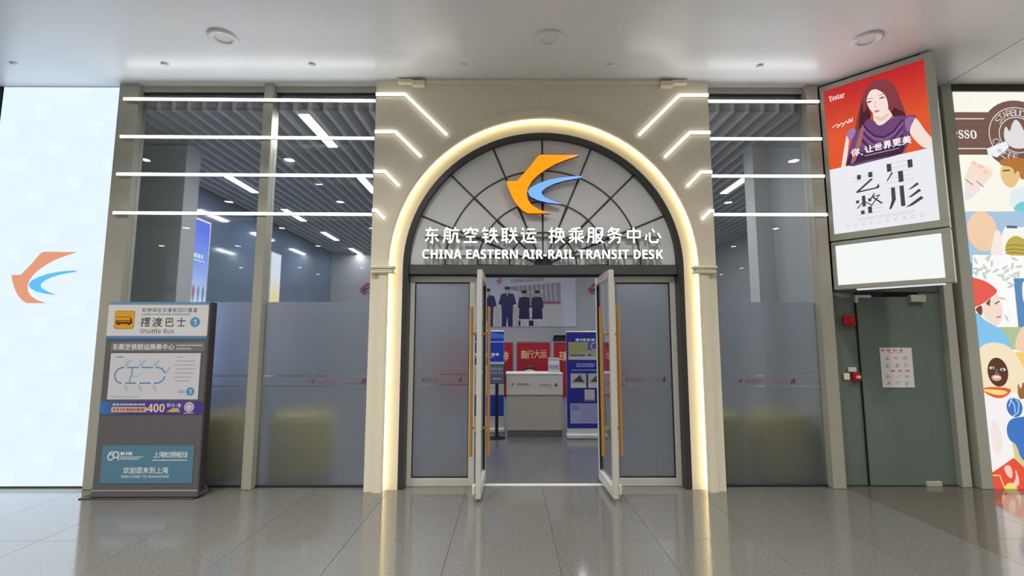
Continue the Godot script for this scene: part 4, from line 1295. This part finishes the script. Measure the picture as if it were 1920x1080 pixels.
	var t := thing("wall_mural", "backlit illustrated coffee shop mural of people around a brown badge", "mural", Vector3(5.105, 0, 0))
	block("case", Vector3(0, 0.0, -0.3), Vector3(3.1, 4.5, 0.09), M.sign_frame, t, 0.004)
	block("head_trim", Vector3(0, 4.42, 0.09), Vector3(3.1, 4.5, 0.115), M.dark_frame, t)
	face("print", Vector3(0.02, 0.0, 0.093), 3.0, 4.42, M.mural_print, t)

func make_ceiling_fittings():
	var names := ["above the kiosk window", "above the arched entrance", "beside the tilted advert"]
	var xs := [-2.795, 0.389, 3.508]
	for i in 3:
		var t := thing("ceiling_speaker", "round white ceiling speaker ring " + names[i], "speaker", Vector3(xs[i], CEIL, 0.945), 0, "round ceiling speakers")
		put("rim", lathe([Vector2(0.14, 0.001), Vector2(0.138, -0.014), Vector2(0.115, -0.022), Vector2(0.085, -0.018), Vector2(0.078, -0.004)], 40), M.ceiling_paint, t)
		put("grille", lathe([Vector2(0.08, -0.004), Vector2(0.05, -0.007), Vector2(0.0, -0.008)], 40), M.white_panel, t)
	var sx := [-5.29, -3.69, -2.115, -0.49, 1.086, 2.694]
	var nth := ["over the media screen", "over the kiosk", "over the middle window pane", "over the kiosk side of the arch", "over the advert side of the arch", "over the window by the advert"]
	for i in 6:
		var t := thing("sprinkler_head", "tiny white sprinkler cap in the ceiling " + nth[i], "sprinkler", Vector3(sx[i], CEIL, 0.48), 0, "sprinkler caps in a row")
		put("cap", lathe([Vector2(0.036, 0.001), Vector2(0.036, -0.006), Vector2(0.026, -0.016), Vector2(0.0, -0.02)], 24), M.white_panel if i == 2 else M.ceiling_paint, t)
		put("collar", lathe([Vector2(0.044, 0.0), Vector2(0.044, -0.003), Vector2(0.034, -0.003)], 24), M.ceiling_paint, t)
	# lit downlights further back in the hall: seen as mirrored dots in the glass
	glow("downlight_white", Color(1.0, 0.98, 0.94), 26.0)
	for z in [2.26, 4.65, 7.05, 9.45, 13.9, 15.8]:
		for x in [-10.8, -8.45, -5.96, -3.6, -1.24, 1.12, 4.67, 7.0, 9.4]:
			downlight(Vector3(x, CEIL, z))
	downlight(Vector3(-3.6, CEIL, 3.46))

func downlight(at: Vector3):
	var t := thing("downlight", "lit round downlight mirrored in the glass of the shop front", "downlight", at, 0, "concourse downlights")
	put("rim", lathe([Vector2(0.1, 0.001), Vector2(0.1, -0.006), Vector2(0.082, -0.01), Vector2(0.078, -0.002)], 24), M.white_panel, t)
	put("lamp", lathe([Vector2(0.08, -0.002), Vector2(0.04, -0.005), Vector2(0.0, -0.006)], 24), M.downlight_white, t)
	var l := SpotLight3D.new()
	l.name = numbered("downlight_beam")
	add_child(l)
	l.position = at + Vector3(0, -0.03, 0)
	l.rotation = Vector3(-PI / 2, 0, 0)
	l.light_color = Color(1.0, 0.985, 0.96)
	l.light_energy = 3.6
	l.light_size = 0.08
	l.spot_angle = 72
	l.spot_angle_attenuation = 0.8
	l.spot_range = 30
	l.shadow_enabled = true

func tub_mesh() -> Mesh:
	# upholstered drum with upright ribs
	var st := SurfaceTool.new()
	st.begin(Mesh.PRIMITIVE_TRIANGLES)
	st.set_smooth_group(1)
	var prof := [Vector2(0.0, 0.0), Vector2(0.30, 0.0), Vector2(0.335, 0.02), Vector2(0.35, 0.06), Vector2(0.355, 0.35), Vector2(0.35, 0.63), Vector2(0.335, 0.675), Vector2(0.29, 0.69), Vector2(0.0, 0.69)]
	var n := 144
	for k in prof.size() - 1:
		for i in n:
			var q := []
			for c in [[i, k], [i + 1, k], [i + 1, k + 1], [i, k + 1]]:
				var a: float = TAU * c[0] / n
				var r: float = prof[c[1]].x * (1.0 + (0.012 * cos(a * 36) if c[1] > 1 and c[1] < 7 else 0.0))
				q.append(Vector3(cos(a) * r, prof[c[1]].y, sin(a) * r))
			for v in [q[0], q[1], q[2], q[0], q[2], q[3]]:
				st.add_vertex(v)
	st.generate_normals()
	return st.commit()

func make_tubs():
	var m := tub_mesh()
	var where := [[-3.42, "hidden partly by the kiosk"], [-2.43, "alone behind the middle frosted window pane"], [3.18, "behind the pane by the advert, the whole one"], [2.36, "behind the pane by the advert, cut by the portal"]]
	for w in where:
		var t := thing("drum_stool", "olive ribbed drum stool " + w[1], "stool", Vector3(w[0], 0, -0.47), 0, "olive drum stools along the glass")
		put("drum", m, M.olive, t)
		put("seat_pad", lathe([Vector2(0.325, 0.685), Vector2(0.31, 0.705), Vector2(0.2, 0.713), Vector2(0.0, 0.715)], 48), M.olive, t)

# ---------------------------------------------------------------- a person as one smooth surface (surface nets over tapered capsules)
func body_mesh(bones: Array, cell: float, blend: float) -> Mesh:
	var lo := Vector3(INF, INF, INF)
	var hi := -lo
	for b in bones:
		for e in [[b[0], b[2]], [b[1], b[3]]]:
			lo = lo.min(e[0] - Vector3.ONE * (e[1] + cell * 3))
			hi = hi.max(e[0] + Vector3.ONE * (e[1] + cell * 3))
	var nx := int((hi.x - lo.x) / cell) + 1
	var ny := int((hi.y - lo.y) / cell) + 1
	var nz := int((hi.z - lo.z) / cell) + 1
	var f := PackedFloat32Array()
	f.resize(nx * ny * nz)
	for k in nz:
		for j in ny:
			for i in nx:
				var q := lo + Vector3(i, j, k) * cell
				var d := 9.0
				for b in bones:
					var pa: Vector3 = q - b[0]
					var ba: Vector3 = b[1] - b[0]
					var h := clampf(pa.dot(ba) / maxf(ba.length_squared(), 1e-6), 0, 1)
					var e: float = (pa - ba * h).length() - lerpf(b[2], b[3], h)
					var u := clampf(0.5 + 0.5 * (d - e) / blend, 0, 1)
					d = lerpf(d, e, u) - blend * u * (1.0 - u)
				f[i + nx * (j + ny * k)] = d
	var verts := PackedVector3Array()
	var id := {}
	for k in nz - 1:
		for j in ny - 1:
			for i in nx - 1:
				var sum := Vector3.ZERO
				var n := 0
				for e in [[0, 0, 0, 1, 0, 0], [0, 1, 0, 1, 1, 0], [0, 0, 1, 1, 0, 1], [0, 1, 1, 1, 1, 1], [0, 0, 0, 0, 1, 0], [1, 0, 0, 1, 1, 0], [0, 0, 1, 0, 1, 1], [1, 0, 1, 1, 1, 1], [0, 0, 0, 0, 0, 1], [1, 0, 0, 1, 0, 1], [0, 1, 0, 0, 1, 1], [1, 1, 0, 1, 1, 1]]:
					var a: float = f[i + e[0] + nx * (j + e[1] + ny * (k + e[2]))]
					var b: float = f[i + e[3] + nx * (j + e[4] + ny * (k + e[5]))]
					if (a < 0) != (b < 0):
						sum += Vector3(e[0], e[1], e[2]).lerp(Vector3(e[3], e[4], e[5]), a / (a - b))
						n += 1
				if n:
					id[i + nx * (j + ny * k)] = verts.size()
					verts.append(lo + (Vector3(i, j, k) + sum / n) * cell)
	var st := SurfaceTool.new()
	st.begin(Mesh.PRIMITIVE_TRIANGLES)
	st.set_smooth_group(0)
	for v in verts:
		st.add_vertex(v)
	var step := [1, nx, nx * ny]
	for k in range(1, nz - 1):
		for j in range(1, ny - 1):
			for i in range(1, nx - 1):
				var c := i + nx * (j + ny * k)
				for ax in 3:
					var a: float = f[c]
					var b: float = f[c + step[ax]]
					if (a < 0) == (b < 0):
						continue
					var u: int = step[(ax + 1) % 3]
					var v: int = step[(ax + 2) % 3]
					var q := [id.get(c, -1), id.get(c - u, -1), id.get(c - u - v, -1), id.get(c - v, -1)]
					if q.min() < 0:
						continue
					if a < 0:
						q.reverse()
					for t in [q[0], q[1], q[2], q[0], q[2], q[3]]:
						st.add_index(t)
	st.generate_normals()
	return st.commit()

func make_person():
	mat("skin", srgb(206, 164, 140), 0.55)
	mat("hair", srgb(24, 20, 22), 0.5)
	mat("uniform", srgb(34, 38, 74), 0.7)
	var t := thing("person", "seated staff member with dark hair behind the white desk, head just showing", "person", Vector3(0.372, 0, -3.60))
	var head_y := 1.095
	# skin: head, neck and hands in one body; the uniform covers the rest
	var V := func(x, y, z): return Vector3(x, y, z)
	var bones := [
		[V.call(0, head_y - 0.10, 0), V.call(0, head_y - 0.095, 0.0), 0.088, 0.088], [V.call(0, head_y - 0.165, 0.022), V.call(0, head_y - 0.12, 0.01), 0.05, 0.075],
		[V.call(0, head_y - 0.125, 0.085), V.call(0, head_y - 0.105, 0.08), 0.013, 0.008], [V.call(-0.085, head_y - 0.12, 0), V.call(-0.085, head_y - 0.1, 0), 0.014, 0.016], [V.call(0.085, head_y - 0.12, 0), V.call(0.085, head_y - 0.1, 0), 0.014, 0.016],
		[V.call(0, head_y - 0.2, -0.01), V.call(0, head_y - 0.33, -0.02), 0.05, 0.06],
		[V.call(-0.08, head_y - 0.37, -0.02), V.call(0.08, head_y - 0.37, -0.02), 0.09, 0.09], [V.call(0, head_y - 0.4, -0.02), V.call(0, head_y - 0.68, -0.03), 0.13, 0.12], [V.call(-0.08, 0.42, -0.02), V.call(0.08, 0.42, -0.02), 0.12, 0.12],
	]
	for s in [-1, 1]:
		bones.append_array([
			[V.call(s * 0.17, head_y - 0.36, -0.02), V.call(s * 0.22, head_y - 0.6, 0.03), 0.055, 0.042], [V.call(s * 0.22, head_y - 0.6, 0.03), V.call(s * 0.12, head_y - 0.56, 0.2), 0.04, 0.028],
			[V.call(s * 0.09, 0.43, 0.0), V.call(s * 0.11, 0.46, 0.2), 0.085, 0.065], [V.call(s * 0.11, 0.46, 0.2), V.call(s * 0.11, 0.08, 0.16), 0.06, 0.04], [V.call(s * 0.11, 0.05, 0.14), V.call(s * 0.11, 0.04, 0.24), 0.045, 0.035],
			[V.call(s * 0.12, head_y - 0.56, 0.2), V.call(s * 0.1, head_y - 0.56, 0.26), 0.026, 0.03]])
		for fi in 4:
			bones.append([V.call(s * (0.085 + fi * 0.014), head_y - 0.56, 0.27), V.call(s * (0.078 + fi * 0.016), head_y - 0.575, 0.31 + 0.012 * [0.2, 1.0, 0.8, 0.0][fi]), 0.0085, 0.0075])
		bones.append([V.call(s * 0.075, head_y - 0.56, 0.235), V.call(s * 0.05, head_y - 0.56, 0.265), 0.0095, 0.008])
	put("body", body_mesh(bones, 0.014, 0.02), M.uniform, t)
	# face and hands show skin: a slightly larger shell over head and neck
	var face_bones := []
	for i in 6:
		var b: Array = bones[i]
		face_bones.append([b[0], b[1], b[2] + 0.002, b[3] + 0.002])
	put("face", body_mesh(face_bones, 0.008, 0.02), M.skin, t)
	for s in [-1, 1]:
		put("eye", lathe([Vector2(0.0, 0.006), Vector2(0.007, 0.004), Vector2(0.012, 0.0), Vector2(0.0, -0.002)], 16), M.black, t, Vector3(s * 0.034, head_y - 0.1, 0.086), Vector3(PI / 2, 0, 0))
	put("mouth", bevel_box(Vector3(0.045, 0.01, 0.01), 0.004), M.red_box, t, Vector3(0, head_y - 0.165, 0.07))
	put("hair", body_mesh([[V.call(0, head_y - 0.085, -0.022), V.call(0, head_y - 0.08, -0.022), 0.098, 0.098], [V.call(0, head_y - 0.16, -0.07), V.call(0, head_y - 0.1, -0.06), 0.05, 0.07], [V.call(-0.03, head_y - 0.03, 0.045), V.call(0.03, head_y - 0.03, 0.045), 0.03, 0.03]], 0.01, 0.03), M.hair, t)
	# stool the person sits on
	var c := thing("office_stool", "black round stool under the seated staff member behind the desk", "stool", Vector3(0.372, 0, -3.60))
	put("seat", lathe([Vector2(0.0, 0.21), Vector2(0.14, 0.21), Vector2(0.155, 0.235), Vector2(0.14, 0.26), Vector2(0.0, 0.262)], 32), M.black, c)
	put("column", lathe([Vector2(0.03, 0.02), Vector2(0.03, 0.25)], 16), M.chrome, c)
	put("base", lathe([Vector2(0.0, 0.03), Vector2(0.1, 0.02), Vector2(0.11, 0.0), Vector2(0.0, 0.0)], 32), M.black, c)

func make_desk_group():
	# reception desk
	mat("desk_body", srgb(176, 172, 160), 0.45)
	mat("desk_top", srgb(206, 202, 200), 0.4)
	var d := thing("reception_desk", "white and beige reception desk facing the open doors", "desk", Vector3(0.415, 0, -2.7))
	block("body", Vector3(-0.455, 0.1, -0.55), Vector3(0.455, 0.67, -0.02), M.desk_body, d, 0.005)
	block("front_band", Vector3(-0.465, 0.672, -0.55), Vector3(0.465, 1.0, 0.0), M.desk_top, d, 0.006)
	block("counter_top", Vector3(-0.475, 1.0, -0.58), Vector3(0.475, 1.024, 0.006), M.desk_top, d, 0.005)
	block("plinth", Vector3(-0.45, 0.0, -0.54), Vector3(0.45, 0.098, -0.03), M.kiosk_steel, d, 0.004)
	var p := Pic.new(900, 90, srgb(206, 202, 200))
	swallow(p, 20, 14, 64, srgb(60, 50, 60), srgb(80, 70, 90))
	dashes(p, 130, 22, 220, 26, srgb(90, 84, 96), 131)
	dashes(p, 130, 58, 210, 10, srgb(110, 100, 110), 132)
	p.ring(420, 44, 14, 4, srgb(150, 150, 160))
	dashes(p, 530, 34, 220, 18, srgb(150, 90, 96), 133)
	dashes(p, 530, 60, 250, 12, srgb(150, 90, 96), 134)
	p.shape([800, 74, 850, 18, 876, 18, 860, 74], srgb(70, 54, 64))
	print_mat("desk_marks_print", p)
	face("marks", Vector3(-0.40, 0.80, 0.003), 0.8, 0.08, M.desk_marks_print, d)
	# document stand on the desk
	p = Pic.new(220, 300, srgb(190, 190, 208))
	p.rect(0, 60, 220, 70, srgb(226, 220, 232))
	dashes(p, 20, 160, 180, 40, srgb(110, 110, 160), 141)
	dashes(p, 20, 220, 180, 14, srgb(120, 120, 160), 142)
	p.rect(0, 250, 220, 50, srgb(206, 200, 212))
	print_mat("leaflet_print", p)
	var h := thing("leaflet_stand", "small upright pale leaflet stand on the reception desk", "stand", Vector3(0.745, 1.024, -2.8))
	put("holder", bevel_box(Vector3(0.19, 0.25, 0.012), 0.002), M.white_panel, h, Vector3(0, 0.127, 0))
	put("leaflet", sheet(0.18, 0.24), M.leaflet_print, h, Vector3(0, 0.127, 0.0075))
	put("foot", bevel_box(Vector3(0.19, 0.012, 0.08), 0.003), M.white_panel, h, Vector3(0, 0.006, -0.02))
	make_person()
	# sign stand
	p = Pic.new(260, 360, srgb(96, 104, 128))
	p.rect(0, 0, 260, 34, srgb(206, 210, 224))
	dashes(p, 20, 90, 220, 46, srgb(150, 160, 190), 151)
	dashes(p, 20, 160, 220, 40, srgb(150, 160, 190), 152)
	dashes(p, 60, 270, 150, 18, srgb(210, 214, 226), 153)
	print_mat("stand_print", p)
	var s := thing("sign_stand", "black floor sign stand with small grey display beside the desk", "sign stand", Vector3(-0.205, 0, -2.62))
	put("base", lathe([Vector2(0.0, 0.035), Vector2(0.06, 0.032), Vector2(0.14, 0.018), Vector2(0.145, 0.0), Vector2(0.0, 0.0)], 32), M.black, s)
	put("pole", lathe([Vector2(0.026, 0.02), Vector2(0.026, 0.88)], 20), M.black, s)
	put("display_case", bevel_box(Vector3(0.25, 0.36, 0.03), 0.006), M.black, s, Vector3(0, 1.04, 0.01))
	put("display", sheet(0.235, 0.345), M.stand_print, s, Vector3(0, 1.04, 0.027))
	# roll-up banner on the advert side; its square code is left blank
	var blue := srgb(44, 50, 150)
	p = Pic.new(620, 1710, blue)
	dashes(p, 150, 110, 420, 44, srgb(206, 210, 236), 161)
	p.rect(30, 170, 560, 300, srgb(170, 168, 160))
	p.shape([30, 190, 310, 180, 330, 330, 30, 380], srgb(160, 160, 110))
	p.rect(340, 176, 250, 130, srgb(96, 100, 150))
	p.ring(460, 240, 62, 14, srgb(180, 190, 220))
	dashes(p, 60, 380, 240, 26, srgb(70, 60, 50), 162)
	p.shape([330, 400, 370, 372, 420, 400], srgb(50, 46, 46))
	p.rect(30, 420, 560, 50, srgb(196, 194, 200))
	dashes(p, 160, 530, 300, 24, srgb(170, 178, 226), 163)
	dashes(p, 160, 566, 280, 24, srgb(170, 178, 226), 164)
	dashes(p, 80, 634, 480, 18, srgb(160, 168, 220), 165)
	for i in 2:
		p.rect(60 + i * 280, 700, 250, 180, srgb(190, 190, 186))
		p.shape([90 + i * 280, 840, 210 + i * 280, 720, 280 + i * 280, 850], srgb(70, 78, 84))
		p.rect(60 + i * 280, 880, 250, 60, srgb(210, 208, 206))
	p.rect(280, 970, 160, 170, srgb(196, 194, 200))
	dashes(p, 280, 1152, 160, 16, srgb(200, 120, 140), 166)
	p.rect(50, 1200, 540, 330, srgb(160, 166, 210))
	for i in 7:
		dashes(p, 220, 1230 + i * 40, 330, 12, srgb(120, 126, 180), 170 + i)
	dashes(p, 70, 1230, 120, 90, srgb(130, 136, 196), 169)
	p.rect(0, 1610, 620, 100, srgb(206, 202, 202))
	print_mat("rollup_print", p)
	var r := thing("roll_up_banner", "blue roll up banner with white panels on the far side of the desk", "banner", Vector3(1.25, 0, -2.6))
	put("panel", bevel_box(Vector3(0.64, 1.64, 0.006), 0.0), M.white_panel, r, Vector3(0, 0.88, 0))
	put("printed_face", sheet(0.635, 1.64), M.rollup_print, r, Vector3(0, 0.88, 0.004))
	put("base", bevel_box(Vector3(0.66, 0.075, 0.16), 0.015), M.white_panel, r, Vector3(0, 0.038, 0))
	put("top_bar", bevel_box(Vector3(0.65, 0.022, 0.02), 0.005), M.aluminium, r, Vector3(0, 1.705, 0))
	# blue banner half hidden by the open leaf
	var deep := srgb(34, 66, 176)
	p = Pic.new(560, 1720, srgb(200, 200, 206))
	p.rect(0, 0, 560, 600, deep)
	p.shape([60, 0, 300, 0, 560, 60, 560, 120, 120, 130], srgb(70, 120, 214))
	p.rect(0, 180, 560, 16, srgb(190, 206, 236))
	dashes(p, 60, 390, 420, 44, srgb(216, 222, 240), 181)
	dashes(p, 60, 450, 330, 18, srgb(200, 210, 236), 182)
	p.rect(0, 600, 560, 30, srgb(220, 220, 224))
	for i in 4:
		dashes(p, 40, 720 + i * 90, 480, 18, srgb(150, 140, 132), 190 + i)
	p.rect(0, 1130, 560, 370, deep)
	p.rect(0, 1500, 560, 220, srgb(206, 204, 206))
	print_mat("blue_banner_print", p)
	var e := thing("roll_up_banner", "deep blue and white roll up banner behind the open door leaf", "banner", Vector3(-0.38, 0, -3.12))
	put("panel", bevel_box(Vector3(0.57, 1.66, 0.006), 0.0), M.white_panel, e, Vector3(0, 0.89, 0))
	put("printed_face", sheet(0.565, 1.66), M.blue_banner_print, e, Vector3(0, 0.89, 0.004))
	put("base", bevel_box(Vector3(0.6, 0.075, 0.16), 0.015), M.white_panel, e, Vector3(0, 0.038, 0))
	put("top_bar", bevel_box(Vector3(0.58, 0.022, 0.02), 0.005), M.aluminium, e, Vector3(0, 1.725, 0))
	# red new year boards on silver frames
	var texts := ["神", "龍行大运", "瑞"]
	var spots := [[-0.25, 0, "with one gold character beside the blue banner"], [0.455, 1, "with four gold characters behind the desk"], [1.145, 2, "with one gold character beside the blue roll up banner"], [-0.98, 1, "seen red through the frosted side light by the kiosk"], [1.85, 1, "seen red through the frosted side light by the advert"]]
	for i in 3:
		var b := Pic.new(620, 1000, srgb(156, 34, 44))
		b.rect(0, 0, 620, 12, srgb(120, 26, 34))
		var gold := srgb(226, 186, 150)
		if i == 1:
			han(b, "龍行大运", 60, 130, 128, 170, 126, 11, gold, -0.04)
		elif i == 0:
			han(b, texts[i], 380, 150, 170, 190, 0, 12, gold)
		else:
			han(b, texts[i], 90, 150, 170, 190, 0, 12, gold)
		print_mat("red_board_print_%d" % i, b)
	for k in spots:
		var t := thing("red_board", "red standing board " + k[2], "board", Vector3(k[0] * 1.02, 0, -3.98), 0, "red festive boards behind the desk")
		put("board", bevel_box(Vector3(0.635, 1.02, 0.02), 0.004), M.red_box, t, Vector3(0, 1.01, 0))
		put("printed_face", sheet(0.605, 1.0), M["red_board_print_%d" % k[1]], t, Vector3(0, 1.01, 0.0115))
		for s2 in [-1, 1]:
			put("upright", bevel_box(Vector3(0.024, 1.545, 0.024), 0.008), M.chrome, t, Vector3(s2 * 0.325, 0.7725, 0))
			put("foot", bevel_box(Vector3(0.03, 0.02, 0.35), 0.006), M.chrome, t, Vector3(s2 * 0.325, 0.01, 0))
		put("top_tube", bevel_box(Vector3(0.66, 0.024, 0.024), 0.008), M.chrome, t, Vector3(0, 1.535, 0))
	# crew mural on the back wall, 3.3 m by 1.56 m
	p = Pic.new(1650, 780, srgb(196, 196, 214))
	p.shape([1120, 380, 1460, 380, 1460, 780, 1120, 780], srgb(190, 188, 190))
	p.shape([360, 0, 1650, 0, 1650, 60, 700, 150, 520, 60], srgb(206, 204, 214))
	p.rect(0, 0, 1650, 26, srgb(160, 110, 140))
	swallow(p, 430, 10, 150, srgb(196, 80, 96), srgb(90, 80, 120))
	write(p, "CHINA EASTERN", font_bold, 660, 50, 500, 56, srgb(120, 120, 150), -0.06, Vector2(660, 100))
	p.shape([600, 170, 1420, 96, 1420, 430, 980, 430, 860, 260, 620, 210], srgb(146, 144, 156))
	for i in 9:
		p.shape([760 + i * 70, 150 - i * 6, 780 + i * 70, 148 - i * 6, 800 + i * 70, 400, 780 + i * 70, 400], srgb(190, 188, 196))
	p.rect(960, 390, 460, 44, srgb(150, 90, 130))
	p.stroke(p.pts([600, 210, 860, 260, 1200, 230]), 12, srgb(200, 200, 210))
	var suit := srgb(40, 42, 92)
	var flesh := srgb(196, 168, 160)
	for q in [[300, 205, 0], [600, 175, 0], [860, 235, 1], [1060, 235, 1]]:
		var x: float = q[0]
		var y: float = q[1]
		p.disc(x, y + 44, 40, flesh, 52)
		p.disc(x, y + 12, 44, srgb(28, 26, 34), 26)
		if q[2] == 0:
			p.shape([x - 96, y + 105, x - 20, y + 88, x + 20, y + 88, x + 100, y + 105, x + 140, y + 260, x + 92, y + 270, x + 84, y + 430, x + 84, 780, x + 14, 780, x, y + 440, x - 16, 780, x - 86, 780, x - 84, y + 430, x - 92, y + 270, x - 136, y + 260], suit)
			p.shape([x - 14, y + 90, x + 14, y + 90, x, y + 140], srgb(206, 206, 216))
		else:
			p.shape([x - 78, y + 100, x - 18, y + 86, x + 18, y + 86, x + 78, y + 100, x + 100, y + 250, x + 76, y + 260, x + 82, y + 430, x - 82, y + 430, x - 76, y + 260, x - 100, y + 250], srgb(38, 36, 76))
			p.shape([x - 34, y + 460, x - 8, y + 460, x - 10, 780, x - 30, 780], flesh)
			p.shape([x + 8, y + 460, x + 34, y + 460, x + 30, 780, x + 10, 780], flesh)
			p.rect(x - 130, 690, 74, 80, srgb(44, 42, 54))
			p.ring(x - 92, 670, 26, 6, srgb(60, 58, 70))
	for q in [450, 730]:
		p.rect(q - 42, 520, 84, 260, srgb(182, 176, 176))
		p.disc(q, 500, 44, flesh, 22)
	print_mat("crew_mural_print", p, 0.3)
	var mu := thing("crew_mural", "wide photo mural of airline crew walking on the back wall", "mural", Vector3(0.38, 1.99, -9.4))
	put("board", bevel_box(Vector3(3.3, 1.56, 0.03), 0.004), M.white_panel, mu, Vector3(0, 0.78, 0.018))
	put("printed_face", sheet(3.29, 1.55), M.crew_mural_print, mu, Vector3(0, 0.78, 0.035))
	# dark side table with printer before the back wall
	mat("mark_red", srgb(170, 36, 60), 0.4)
	mat("mark_dark", srgb(44, 38, 66), 0.4)
	for x in [-4.6, 2.42]:
		var w := thing("wall_mark", "small red and dark swallow mark on back wall, " + ("seen through the middle window" if x < 0 else "beside the crew mural"), "logo", Vector3(x, 3.0, -9.4))
		var kk := 0.42 / 845.0
		for o in [[SWALLOW, "swallow_body", M.mark_red], [WING, "swallow_wing", M.mark_dark]]:
			var pp := PackedVector2Array()
			for i in range(0, o[0].size(), 2):
				pp.append(Vector2(o[0][i] * kk, (672 - o[0][i + 1]) * kk))
			put(o[1], extrude(pp, 0.001, 0.03), o[2], w)
	var ct := thing("back_counter", "long low grey cabinet along the back wall under the crew mural", "cabinet", Vector3(0.4, 0, -9.05))
	block("body", Vector3(-2.4, 0.08, -0.3), Vector3(2.4, 1.45, 0.25), M.grey_wall, ct, 0.006)
	block("top", Vector3(-2.43, 1.45, -0.32), Vector3(2.43, 1.49, 0.28), M.desk_top, ct, 0.005)
	block("plinth", Vector3(-2.38, 0.0, -0.3), Vector3(2.38, 0.08, 0.2), M.gasket, ct, 0.003)
	var mo := thing("printer", "small black printer on the grey cabinet beside the blue roll up banner", "printer", Vector3(1.52, 1.49, -9.0))
	block("body", Vector3(-0.22, 0.0, -0.15), Vector3(0.22, 0.2, 0.15), M.black, mo, 0.02)
	block("lid", Vector3(-0.2, 0.2, -0.14), Vector3(0.2, 0.24, 0.12), M.black, mo, 0.012)
